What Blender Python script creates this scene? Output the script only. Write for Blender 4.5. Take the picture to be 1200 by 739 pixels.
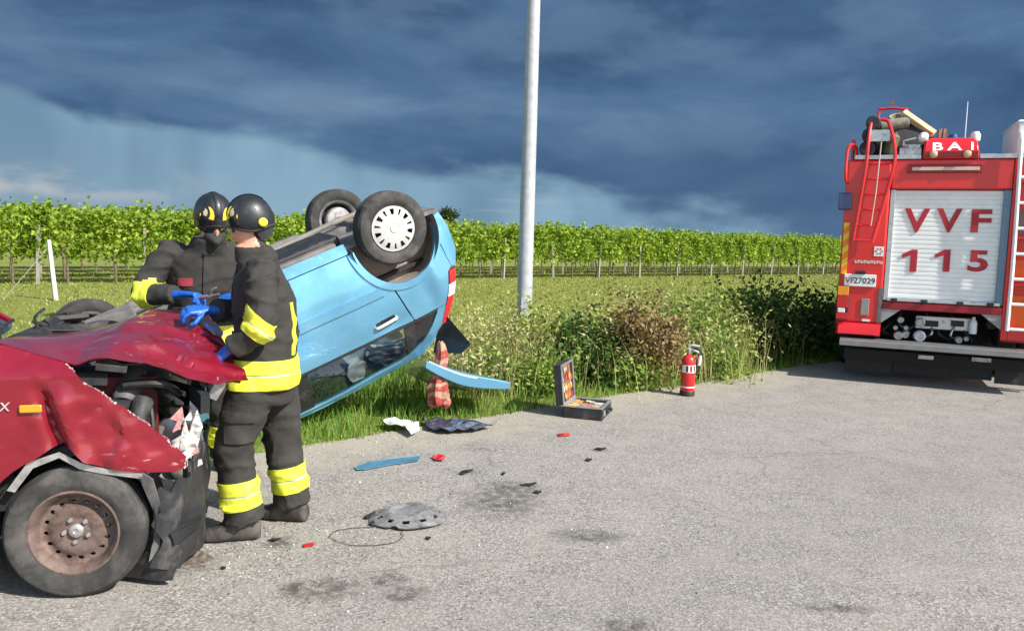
import bpy, bmesh, math, random
import numpy as np
from mathutils import Vector, Matrix, Quaternion, noise
from mathutils.geometry import delaunay_2d_cdt
from math import sin, cos, radians, pi, sqrt, atan2, hypot

for _o in list(bpy.data.objects): bpy.data.objects.remove(_o)
SC = bpy.context.scene
COL = SC.collection
rnd = random.Random(11)

# ------------------------------------------------------------------ camera
FPX, CAMH, PITCH, ROLL = 940.0, 1.62, radians(5.5), radians(1.7)
_F = Vector((0, cos(PITCH), -sin(PITCH))); _R0 = Vector((1, 0, 0)); _U0 = Vector((0, sin(PITCH), cos(PITCH)))
_R = _R0 * cos(ROLL) + _U0 * sin(ROLL); _U = -_R0 * sin(ROLL) + _U0 * cos(ROLL)
CAMP = Vector((0, 0, CAMH))
cam = bpy.data.objects.new('camera', bpy.data.cameras.new('camera'))
COL.objects.link(cam)
cam.matrix_world = Matrix(((_R.x, _U.x, -_F.x, 0), (_R.y, _U.y, -_F.y, 0), (_R.z, _U.z, -_F.z, CAMH), (0, 0, 0, 1)))
cam.data.sensor_fit = 'HORIZONTAL'; cam.data.sensor_width = 36; cam.data.lens = 36 * FPX / 1200
cam.data.clip_start = 0.05; cam.data.clip_end = 6000
SC.camera = cam

def ray(px, py): return _F + _R * ((px - 600) / FPX) - _U * ((py - 369.5) / FPX)
def G(px, py, z=0.0):                       # photo pixel -> point on the plane at height z
    d = ray(px, py); return CAMP + d * ((z - CAMH) / d.z)
def atY(px, py, Y):                         # photo pixel -> point at depth Y
    d = ray(px, py); return CAMP + d * (Y / d.y)
def onplane(px, py, o, n):
    d = ray(px, py); return CAMP + d * ((o - CAMP).dot(n) / d.dot(n))

# ------------------------------------------------------------------ sky and sun
SUN_AZ, SUN_EL = radians(123), radians(40)        # clockwise from +Y
SUNV = Vector((sin(SUN_AZ) * cos(SUN_EL), cos(SUN_AZ) * cos(SUN_EL), sin(SUN_EL)))
W = bpy.data.worlds.new('World'); SC.world = W; W.use_nodes = True

class NT:
    """small helper for node trees"""
    def __init__(s, tree): s.t = tree; s.n = tree.nodes; s.l = tree.links
    def node(s, typ, **kw):
        nd = s.n.new(typ)
        for k, v in kw.items(): setattr(nd, k, v)
        return nd
    def put(s, sock, v):
        if isinstance(v, bpy.types.NodeSocket): s.l.new(v, sock)
        elif isinstance(v, (tuple, list)) and len(v) == 3 and sock.type == 'RGBA': sock.default_value = (*v, 1)
        else: sock.default_value = v
    def m(s, op, a, b=0.0, c=0.0, clamp=False):
        nd = s.node('ShaderNodeMath', operation=op, use_clamp=clamp)
        for i, v in enumerate((a, b, c)): s.put(nd.inputs[i], v)
        return nd.outputs[0]
    def ss(s, lo, hi, v):                   # smoothstep
        nd = s.node('ShaderNodeMapRange', interpolation_type='SMOOTHSTEP')
        s.put(nd.inputs['Value'], v); s.put(nd.inputs['From Min'], lo); s.put(nd.inputs['From Max'], hi)
        return nd.outputs[0]
    def mix(s, f, a, b, blend='MIX'):
        nd = s.node('ShaderNodeMix', data_type='RGBA', blend_type=blend)
        s.put(nd.inputs[0], f); s.put(nd.inputs[6], a); s.put(nd.inputs[7], b)
        return nd.outputs[2]
    def noise(s, vec, scale, detail=4, rough=.55, dist=0.0, col=False):
        nd = s.node('ShaderNodeTexNoise')
        if vec is not None: s.l.new(vec, nd.inputs['Vector'])
        nd.inputs['Scale'].default_value = scale; nd.inputs['Detail'].default_value = detail
        nd.inputs['Roughness'].default_value = rough; nd.inputs['Distortion'].default_value = dist
        return nd.outputs['Color' if col else 'Fac']
    def comb(s, x, y, z):
        nd = s.node('ShaderNodeCombineXYZ')
        for i, v in enumerate((x, y, z)): s.put(nd.inputs[i], v)
        return nd.outputs[0]
    def ramp(s, f, stops):
        nd = s.node('ShaderNodeValToRGB'); cr = nd.color_ramp
        while len(cr.elements) < len(stops): cr.elements.new(.5)
        for e, (p, c) in zip(cr.elements, stops): e.position = p; e.color = (*c, 1)
        s.put(nd.inputs[0], f); return nd.outputs[0]

def build_world():
    T = NT(W.node_tree); T.n.clear()
    out = T.node('ShaderNodeOutputWorld')
    sky = T.node('ShaderNodeTexSky', sky_type='NISHITA', sun_disc=False)
    sky.sun_elevation = SUN_EL; sky.sun_rotation = SUN_AZ; sky.air_density = 1.0; sky.dust_density = 1.2; sky.ozone_density = 1.0
    bg1 = T.node('ShaderNodeBackground'); T.l.new(sky.outputs[0], bg1.inputs[0]); bg1.inputs[1].default_value = 0.10
    tc = T.node('ShaderNodeTexCoord'); sep = T.node('ShaderNodeSeparateXYZ'); T.l.new(tc.outputs['Generated'], sep.inputs[0])
    x, y, z = sep.outputs
    az = T.m('ARCTAN2', x, y); el = T.m('ARCSINE', z)
    # cloud noises in angular space (clouds lie flat: stretched sideways)
    v1 = T.comb(T.m('MULTIPLY', az, 2.6), T.m('MULTIPLY', el, 9.0), 0.0)
    v2 = T.comb(T.m('MULTIPLY', az, 8.5), T.m('MULTIPLY', el, 20.0), 3.3)
    v3 = T.comb(T.m('MULTIPLY', az, 6.5), T.m('MULTIPLY', el, 2.4), 7.1)
    n1 = T.noise(v1, 1.0, 5, .5, .25); n2 = T.noise(v2, 1.0, 5, .5, .2); n3 = T.noise(v3, 1.0, 3, .5, .2)
    # lower edge of the dark cloud deck, falling towards the right
    eb = T.m('SUBTRACT', 0.082, T.m('MULTIPLY', az, 0.105))
    eb = T.m('ADD', eb, T.m('MULTIPLY', T.m('SUBTRACT', n1, .5), .15))
    eb = T.m('ADD', eb, T.m('MULTIPLY', T.m('SUBTRACT', n2, .5), .085))
    deck = T.ss(T.m('SUBTRACT', eb, .032), T.m('ADD', eb, .012), el)
    lr = T.ss(.10, .50, T.m('ADD', az, T.m('MULTIPLY', T.m('SUBTRACT', n3, .5), .5)))
    low = T.mix(lr, (.135, .222, .290), (.037, .074, .144))
    low = T.mix(T.m('MULTIPLY', T.ss(.42, .64, n3), .85), low, T.mix(lr, (.078, .138, .200), (.046, .084, .152)))
    # a brighter band low over the left of the plain and thin pale cloud streaks
    hz = T.m('MULTIPLY', T.ss(.11, .0, el), T.ss(.05, -.5, az))
    low = T.mix(T.m('MULTIPLY', hz, .45), low, (.150, .215, .270))
    band = T.m('MULTIPLY', T.ss(.018, .040, el), T.ss(.072, .048, el))
    pk = T.m('MULTIPLY', T.m('MULTIPLY', band, T.ss(.46, .60, n2)), T.ss(-.30, -.52, az))
    low = T.mix(T.m('MULTIPLY', pk, .8), low, (.27, .28, .29))
    v4 = T.comb(T.m('MULTIPLY', az, 5.5), T.m('MULTIPLY', el, 70.0), 1.7); n4 = T.noise(v4, 1.0, 4, .5, .2)
    st = T.m('MULTIPLY', T.m('MULTIPLY', T.ss(.0, .02, el), T.ss(.075, .05, el)), T.m('MULTIPLY', T.ss(.60, .72, n4), T.ss(.2, .0, az)))
    low = T.mix(T.m('MULTIPLY', st, .6), low, (.19, .23, .27))
    big = T.noise(T.comb(T.m('MULTIPLY', az, 3.0), T.m('MULTIPLY', el, 10.0), 5.0), 1.0, 8, .55, .35)
    hi = T.ramp(big, [(0.30, (.020, .045, .094)), (.44, (.031, .067, .128)), (.60, (.050, .096, .168)), (.74, (.090, .144, .216))])
    hi = T.mix(T.m('MULTIPLY', T.ss(.42, .66, n2), .50), hi, (.074, .122, .188))
    # the deck is darkest just above its edge on the right, lightest high up in the middle
    hi = T.mix(T.m('MULTIPLY', T.m('MULTIPLY', T.ss(.16, .05, el), T.ss(-.1, .25, az)), .75), hi, (.032, .064, .122))
    storm = T.mix(deck, low, hi)
    bg2 = T.node('ShaderNodeBackground'); T.l.new(storm, bg2.inputs[0]); bg2.inputs[1].default_value = 1.0
    # storm ahead, clear air behind the camera and overhead behind
    side = T.m('SUBTRACT', T.m('ADD', y, T.m('MULTIPLY', T.m('SUBTRACT', n1, .5), .35)), T.m('MULTIPLY', z, .35))
    msk = T.ss(.05, .45, side)
    mx = T.node('ShaderNodeMixShader'); T.l.new(msk, mx.inputs[0]); T.l.new(bg1.outputs[0], mx.inputs[1]); T.l.new(bg2.outputs[0], mx.inputs[2])
    T.l.new(mx.outputs[0], out.inputs[0])
build_world()

sun = bpy.data.objects.new('sun', bpy.data.lights.new('sun', 'SUN'))
sun.data.energy = 4.0; sun.data.angle = radians(0.6); sun.data.color = (1.0, .955, .88)
sun.rotation_euler = SUNV.to_track_quat('Z', 'Y').to_euler(); sun.location = SUNV * 30
COL.objects.link(sun)

SC.render.engine = 'CYCLES'
SC.render.resolution_x, SC.render.resolution_y = 1024, 630
vs = SC.view_settings; vs.view_transform = 'Standard'; vs.look = 'None'; vs.exposure = 0.95; vs.gamma = 1; vs.use_curve_mapping = False
SC.cycles.max_bounces = 6; SC.cycles.transparent_max_bounces = 16

# ------------------------------------------------------------------ mesh helpers
def finish(me, sharp=35):
    for p in me.polygons: p.use_smooth = True
    try: me.set_sharp_from_angle(angle=radians(sharp))
    except Exception: pass

def link(name, data, parent=None, M=None):
    o = bpy.data.objects.new(name, data); COL.objects.link(o)
    if parent is not None: o.parent = parent
    if M is not None: o.matrix_basis = M
    return o

def tag(o, label=None, cat=None, group=None, kind=None):
    if label: o['label'] = label
    if cat: o['category'] = cat
    if group: o['group'] = group
    if kind: o['kind'] = kind
    return o

def thing(name, label, cat, loc=(0, 0, 0), rz=0.0, group=None, M=None):
    o = bpy.data.objects.new(name, None); COL.objects.link(o); o.empty_display_size = .1
    if M is not None: o.matrix_basis = M
    else: o.location = loc; o.rotation_euler = (0, 0, rz)
    return tag(o, label, cat, group)

def copy_tree(o, parent=None):
    c = o.copy(); COL.objects.link(c); c.parent = parent
    for ch in list(o.children): copy_tree(ch, c)
    return c

def rotm(rx=0, ry=0, rz=0):
    return Matrix.Rotation(rz, 3, 'Z') @ Matrix.Rotation(ry, 3, 'Y') @ Matrix.Rotation(rx, 3, 'X')

class MB:
    def __init__(s): s.v = []; s.f = []
    def add(s, v, f):
        n = len(s.v); s.v += [tuple(p) for p in v]; s.f += [tuple(i + n for i in q) for q in f]; return s
    def box(s, c, sz, R=None, taper=1.0):
        c = Vector(c); h = [a / 2 for a in sz]; vs_ = []
        for dz in (-1, 1):
            k = taper if dz > 0 else 1
            for dx, dy in ((-1, -1), (1, -1), (1, 1), (-1, 1)):
                p = Vector((dx * h[0] * k, dy * h[1] * k, dz * h[2]))
                vs_.append(c + (R @ p if R else p))
        return s.add(vs_, [(3, 2, 1, 0), (4, 5, 6, 7), (0, 1, 5, 4), (1, 2, 6, 5), (2, 3, 7, 6), (3, 0, 4, 7)])
    def loft(s, rings, cap0=True, cap1=True, closed=True):
        n = len(rings[0]); base = len(s.v)
        for r in rings: s.v += [tuple(p) for p in r]
        m = n if closed else n - 1
        for i in range(len(rings) - 1):
            for j in range(m):
                a = base + i * n + j; b = base + i * n + (j + 1) % n
                s.f.append((a, b, b + n, a + n))
        if closed and cap0: s.f.append(tuple(base + j for j in reversed(range(n))))
        if closed and cap1: s.f.append(tuple(base + (len(rings) - 1) * n + j for j in range(n)))
        return s
    def tube(s, path, r, n=8, sx=1.0, caps=True, up=None):
        P = [Vector(p) for p in path]; k = len(P)
        rr = r if isinstance(r, (list, tuple)) else [r] * k
        rings = []; u = None
        for i in range(k):
            t = (P[min(i + 1, k - 1)] - P[max(i - 1, 0)]); t = t.normalized() if t.length > 1e-9 else Vector((0, 0, 1))
            if u is None:
                ref = Vector(up) if up else (Vector((0, 0, 1)) if abs(t.z) < .9 else Vector((1, 0, 0)))
                u = (ref - t * ref.dot(t)).normalized()
            else:
                u = u - t * u.dot(t); u = u.normalized() if u.length > 1e-6 else t.orthogonal().normalized()
            w = t.cross(u)
            rings.append([P[i] + u * (cos(2 * pi * j / n) * rr[i]) + w * (sin(2 * pi * j / n) * rr[i] * sx) for j in range(n)])
        return s.loft(rings, caps, caps)
    def lathe(s, prof, n=32, M=None, close=False):
        M = M or Matrix.Identity(4); rings = []
        for r, h in prof:
            rings.append([M @ Vector((r * cos(2 * pi * j / n), r * sin(2 * pi * j / n), h)) for j in range(n)])
        if close: rings.append(rings[0])
        return s.loft(rings, not close and prof[0][0] > 1e-5, not close and prof[-1][0] > 1e-5)
    def prism(s, poly, d0, d1, M=None):
        M = M or Matrix.Identity(4); n = len(poly)
        vs_ = [M @ Vector((p[0], p[1], d0)) for p in poly] + [M @ Vector((p[0], p[1], d1)) for p in poly]
        return s.add(vs_, [tuple(reversed(range(n))), tuple(range(n, 2 * n))] + [(i, (i + 1) % n, (i + 1) % n + n, i + n) for i in range(n)])
    def mesh(s, name, mat=None, sharp=35):
        me = bpy.data.meshes.new(name); me.from_pydata(s.v, [], s.f); me.update()
        bm = bmesh.new(); bm.from_mesh(me); bmesh.ops.remove_doubles(bm, verts=bm.verts, dist=1e-6)
        bmesh.ops.recalc_face_normals(bm, faces=bm.faces); bm.to_mesh(me); bm.free()
        if mat: me.materials.append(mat)
        finish(me, sharp); return me
    def build(s, name, mat, parent=None, bevel=0, seg=2, sharp=35, M=None):
        o = link(name, s.mesh(name, mat, sharp), parent, M)
        if bevel:
            b = o.modifiers.new('bevel', 'BEVEL'); b.width = bevel; b.segments = seg; b.limit_method = 'ANGLE'; b.angle_limit = radians(40); b.harden_normals = True
        return o

def smoothpoly(pts, it=2, closed=True):          # chaikin corner cutting
    for _ in range(it):
        out = []; n = len(pts)
        for i in range(n if closed else n - 1):
            a = pts[i]; b = pts[(i + 1) % n]
            out += [(a[0] * .75 + b[0] * .25, a[1] * .75 + b[1] * .25), (a[0] * .25 + b[0] * .75, a[1] * .25 + b[1] * .75)]
        if not closed: out = [pts[0]] + out + [pts[-1]]
        pts = out
    return pts

def catmull(P, n=6):
    P = [Vector(p) for p in P]; out = []
    for i in range(len(P) - 1):
        p0 = P[max(i - 1, 0)]; p1 = P[i]; p2 = P[i + 1]; p3 = P[min(i + 2, len(P) - 1)]
        for k in range(n):
            t = k / n
            out.append(.5 * ((2 * p1) + (p2 - p0) * t + (2 * p0 - 5 * p1 + 4 * p2 - p3) * t * t + (3 * p1 - p0 - 3 * p2 + p3) * t ** 3))
    return out + [P[-1]]

def inpoly(x, y, poly):
    c = False; n = len(poly); j = n - 1
    for i in range(n):
        xi, yi = poly[i]; xj, yj = poly[j]
        if (yi > y) != (yj > y) and x < (xj - xi) * (y - yi) / (yj - yi + 1e-12) + xi: c = not c
        j = i
    return c

def resample(poly, h):
    out = []; n = len(poly)
    for i in range(n):
        a = poly[i]; b = poly[(i + 1) % n]; d = hypot(b[0] - a[0], b[1] - a[1]); k = max(1, int(math.ceil(d / h)))
        out += [(a[0] + (b[0] - a[0]) * t / k, a[1] + (b[1] - a[1]) * t / k) for t in range(k)]
    return out

def patch(name, poly, fn, mat, parent=None, h=.05, thick=.02, inward=None, sharp=35, holes=()):
    """panel: a 2-D outline filled with a grid, mapped to 3-D by fn(a, b) and given thickness"""
    B = resample(poly, h); pts = [Vector(p) for p in B]; nb = len(B); edges = [(i, (i + 1) % nb) for i in range(nb)]
    for hl in holes:
        hb = resample(hl, h); n0 = len(pts); pts += [Vector(p) for p in hb]; edges += [(n0 + i, n0 + (i + 1) % len(hb)) for i in range(len(hb))]
    x0 = min(p[0] for p in B); x1 = max(p[0] for p in B); y0 = min(p[1] for p in B); y1 = max(p[1] for p in B)
    rows = int((y1 - y0) / (h * .87)) + 1; allb = [np.array([(p.x, p.y) for p in pts])]; ab = allb[0]
    for r in range(rows + 1):
        yy = y0 + r * h * .87
        for c in range(int((x1 - x0) / h) + 2):
            xx = x0 + (c + .5 * (r % 2)) * h
            if inpoly(xx, yy, B) and not any(inpoly(xx, yy, hl) for hl in holes):
                if np.min(np.hypot(ab[:, 0] - xx, ab[:, 1] - yy)) > h * .45: pts.append(Vector((xx, yy)))
    V2, _, F2, *_r = delaunay_2d_cdt(pts, edges, [], 0, 1e-6)
    keep = []
    for f in F2:
        cx = sum(V2[i].x for i in f) / len(f); cy = sum(V2[i].y for i in f) / len(f)
        if inpoly(cx, cy, B) and not any(inpoly(cx, cy, hl) for hl in holes): keep.append(tuple(f))
    me = bpy.data.meshes.new(name); V3 = [Vector(fn(p.x, p.y)) for p in V2]
    bm = bmesh.new(); bv = [bm.verts.new(p) for p in V3]
    for f in keep:
        try: bm.faces.new([bv[i] for i in f])
        except ValueError: pass
    for v in [v for v in bm.verts if not v.link_faces]: bm.verts.remove(v)
    bmesh.ops.recalc_face_normals(bm, faces=bm.faces)
    if inward is not None and bm.faces:                   # orient: normals away from 'inward'
        s = sum(f.normal.dot(f.calc_center_median() - Vector(inward)) * f.calc_area() for f in bm.faces)
        if s < 0: bmesh.ops.reverse_faces(bm, faces=bm.faces)
    if thick:
        bm.normal_update()
        fr = list(bm.faces); nrm = {v: v.normal.copy() for v in bm.verts}; bed = [e for e in bm.edges if e.is_boundary]
        back = {v: bm.verts.new(v.co - nrm[v] * thick) for v in list(nrm)}
        for f in fr: bm.faces.new([back[v] for v in reversed(f.verts)])
        for e in bed:
            lp = e.link_loops[0]; a, b = lp.vert, lp.link_loop_next.vert
            bm.faces.new([b, a, back[a], back[b]])
    bm.to_mesh(me); bm.free()
    if mat: me.materials.append(mat)
    finish(me, sharp)
    return link(name, me, parent)

def text_mesh(body, size, extrude=.002, offset=0.0, align='LEFT', shear=0.0, sp=1.0):
    cu = bpy.data.curves.new('txt', 'FONT'); cu.body = body; cu.size = size; cu.extrude = extrude; cu.offset = offset; cu.align_x = align; cu.shear = shear; cu.space_character = sp
    cu.resolution_u = 4
    o = bpy.data.objects.new('txt', cu); COL.objects.link(o); bpy.context.view_layer.update()
    me = bpy.data.meshes.new_from_object(o.evaluated_get(bpy.context.evaluated_depsgraph_get()))
    bpy.data.objects.remove(o); bpy.data.curves.remove(cu); return me

def text(name, body, size, mat, parent, M, **kw):
    me = text_mesh(body, size, **kw); me.materials.clear(); me.materials.append(mat); me.name = name
    return link(name, me, parent, M)

# ------------------------------------------------------------------ materials
def new_mat(name):
    m = bpy.data.materials.new(name); m.use_nodes = True; T = NT(m.node_tree); T.n.clear()
    out = T.node('ShaderNodeOutputMaterial'); return m, T, out

def mat(name, col, rough=.6, metal=0.0, var=.12, vscale=8.0, bump=.0, bscale=60.0, dirt=None, dscale=5.0, dlo=.5, dhi=.75, coat=0.0, spec=.5, trans=0.0, alpha=1.0, emit=None, estr=0.0):
    """principled with two-scale colour variation, optional dirt layer and fine bump"""
    m, T, out = new_mat(name); b = T.node('ShaderNodeBsdfPrincipled'); T.l.new(b.outputs[0], out.inputs[0])
    geo = T.node('ShaderNodeTexCoord'); vec = geo.outputs['Object']
    n = T.noise(vec, vscale, 5, .6)
    c = T.mix(T.ss(.25, .75, n), tuple(a * (1 - var) for a in col), tuple(min(1, a * (1 + var)) for a in col))
    r = T.m('ADD', rough - .06, T.m('MULTIPLY', n, .12), clamp=True)
    if dirt:
        d = T.ss(dlo, dhi, T.noise(vec, dscale, 7, .65, .4)); c = T.mix(d, c, dirt); r = T.m('ADD', T.m('MULTIPLY', d, .75 * (1 - rough)), r, clamp=True)
    T.put(b.inputs['Base Color'], c); T.put(b.inputs['Roughness'], r)
    b.inputs['Metallic'].default_value = metal; b.inputs['Specular IOR Level'].default_value = spec
    b.inputs['Coat Weight'].default_value = coat; b.inputs['Coat Roughness'].default_value = .08
    b.inputs['Transmission Weight'].default_value = trans; b.inputs['Alpha'].default_value = alpha
    if emit: b.inputs['Emission Color'].default_value = (*emit, 1); b.inputs['Emission Strength'].default_value = estr
    if bump:
        bn = T.noise(vec, bscale, 4, .6); bp = T.node('ShaderNodeBump'); bp.inputs['Strength'].default_value = bump; bp.inputs['Distance'].default_value = .01
        T.l.new(bn, bp.inputs['Height']); T.l.new(bp.outputs[0], b.inputs['Normal'])
    return m

def leaf_mat(name, c0, c1, c2, scale=1.2, transl=.35, rough=.55):
    """leaves: colour varies from leaf to leaf and in soft patches; light passes through"""
    m, T, out = new_mat(name)
    geo = T.node('ShaderNodeNewGeometry'); rp = geo.outputs['Random Per Island']
    n = T.noise(geo.outputs['Position'], scale, 3, .5)
    c = T.mix(T.ss(.3, .7, n), c0, c1); c = T.mix(T.m('MULTIPLY', T.ss(.55, 1.0, rp), .8), c, c2)
    hv = T.node('ShaderNodeHueSaturation'); T.l.new(c, hv.inputs['Color']); T.put(hv.inputs['Value'], T.m('ADD', .72, T.m('MULTIPLY', rp, .55)))
    c = hv.outputs[0]
    d = T.node('ShaderNodeBsdfPrincipled'); T.put(d.inputs['Base Color'], c); d.inputs['Roughness'].default_value = rough; d.inputs['Specular IOR Level'].default_value = .3
    t = T.node('ShaderNodeBsdfTranslucent'); T.put(t.inputs[0], c)
    mx = T.node('ShaderNodeMixShader'); mx.inputs[0].default_value = transl
    T.l.new(d.outputs[0], mx.inputs[1]); T.l.new(t.outputs[0], mx.inputs[2]); T.l.new(mx.outputs[0], out.inputs[0])
    return m

def glass_mat(name, tint=(.75, .85, .85), rough=.02, mixv=.82):
    """car glass: mostly clear with a mirror sheen that grows at grazing angles"""
    m, T, out = new_mat(name)
    tr = T.node('ShaderNodeBsdfTransparent'); tr.inputs[0].default_value = (*tint, 1)
    gl = T.node('ShaderNodeBsdfGlossy'); gl.inputs['Roughness'].default_value = rough
    fr = T.node('ShaderNodeFresnel'); fr.inputs[0].default_value = 1.5
    f = T.m('ADD', T.m('MULTIPLY', fr.outputs[0], .8), 1 - mixv - .12, clamp=True)
    mx = T.node('ShaderNodeMixShader'); T.put(mx.inputs[0], f); T.l.new(tr.outputs[0], mx.inputs[1]); T.l.new(gl.outputs[0], mx.inputs[2]); T.l.new(mx.outputs[0], out.inputs[0])
    return m

M_red = mat('truck_red', (.68, .018, .022), .28, var=.08, vscale=3, coat=.5, dirt=(.40, .05, .04), dscale=3, dlo=.66, dhi=.9)
M_white = mat('white_paint', (.83, .84, .81), .45, var=.05, dirt=(.5, .48, .42), dscale=3, dlo=.6, dhi=.95)
M_alu = mat('aluminium', (.62, .63, .64), .38, .85, var=.12, vscale=20, dirt=(.28, .27, .25), dscale=9)
M_steel = mat('steel', (.45, .46, .47), .35, .9, var=.2, vscale=14, dirt=(.16, .14, .12), dscale=10)
M_galv = mat('galvanised', (.40, .415, .43), .60, .1, var=.14, vscale=11, bump=.03, bscale=70, dirt=(.44, .45, .46), dscale=3, dlo=.5, dhi=.9)
M_rubber = mat('rubber', (.030, .029, .028), .80, var=.25, vscale=12, bump=.15, bscale=90, dirt=(.115, .105, .095), dscale=7, dlo=.42, dhi=.8)
M_black = mat('black_plastic', (.018, .018, .019), .55, var=.25, vscale=20, dirt=(.07, .065, .06), dscale=8)
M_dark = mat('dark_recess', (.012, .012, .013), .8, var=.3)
M_rust = mat('rusted_wheel', (.155, .108, .092), .68, .1, var=.25, vscale=18, bump=.12, bscale=80, dirt=(.085, .050, .038), dscale=14, dlo=.4, dhi=.7)
M_orange = mat('amber_lens', (.85, .28, .02), .2, var=.08, coat=.4)
M_redlens = mat('red_lens', (.55, .012, .015), .18, var=.1, coat=.5)
M_clearlens = mat('clear_lens', (.8, .8, .78), .15, var=.06, coat=.5)
M_bluelens = mat('blue_lens', (.015, .05, .17), .15, var=.1, coat=.6)
M_yellow = mat('yellow_band', (.74, .78, .055), .55, var=.12, vscale=14, dirt=(.46, .44, .06), dscale=12, dlo=.5, dhi=.9, bump=.1, bscale=120)
M_silverband = mat('silver_band', (.5, .5, .47), .4, .3, var=.1)
# ================================================================== SETTING
RU = Vector((.752, .659, 0)); RN = Vector((-.659, .752, 0)); EDGE = 5.54      # along the road, across it, left edge
def RD(s, d, z=0.0): return RU * s + RN * d + Vector((0, 0, z))

def soil_mat():
    m, T, out = new_mat('meadow_ground'); b = T.node('ShaderNodeBsdfPrincipled'); T.l.new(b.outputs[0], out.inputs[0])
    p = T.node('ShaderNodeNewGeometry').outputs['Position']
    n1 = T.noise(p, .35, 5, .6); n2 = T.noise(p, 2.6, 6, .65); n3 = T.noise(p, 22, 4, .7)
    c = T.mix(T.ss(.3, .7, n1), (.175, .215, .042), (.235, .250, .060))
    c = T.mix(T.m('MULTIPLY', T.ss(.50, .72, n2), .75), c, (.29, .26, .11))
    c = T.mix(T.m('MULTIPLY', T.ss(.42, .68, n3), .40), c, (.105, .140, .028))
    T.put(b.inputs['Base Color'], c); b.inputs['Roughness'].default_value = .9; b.inputs['Specular IOR Level'].default_value = .15
    bp = T.node('ShaderNodeBump'); bp.inputs['Strength'].default_value = .6; bp.inputs['Distance'].default_value = .06
    T.l.new(T.m('ADD', n3, T.m('MULTIPLY', n2, .6)), bp.inputs['Height']); T.l.new(bp.outputs[0], b.inputs['Normal'])
    return m

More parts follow.
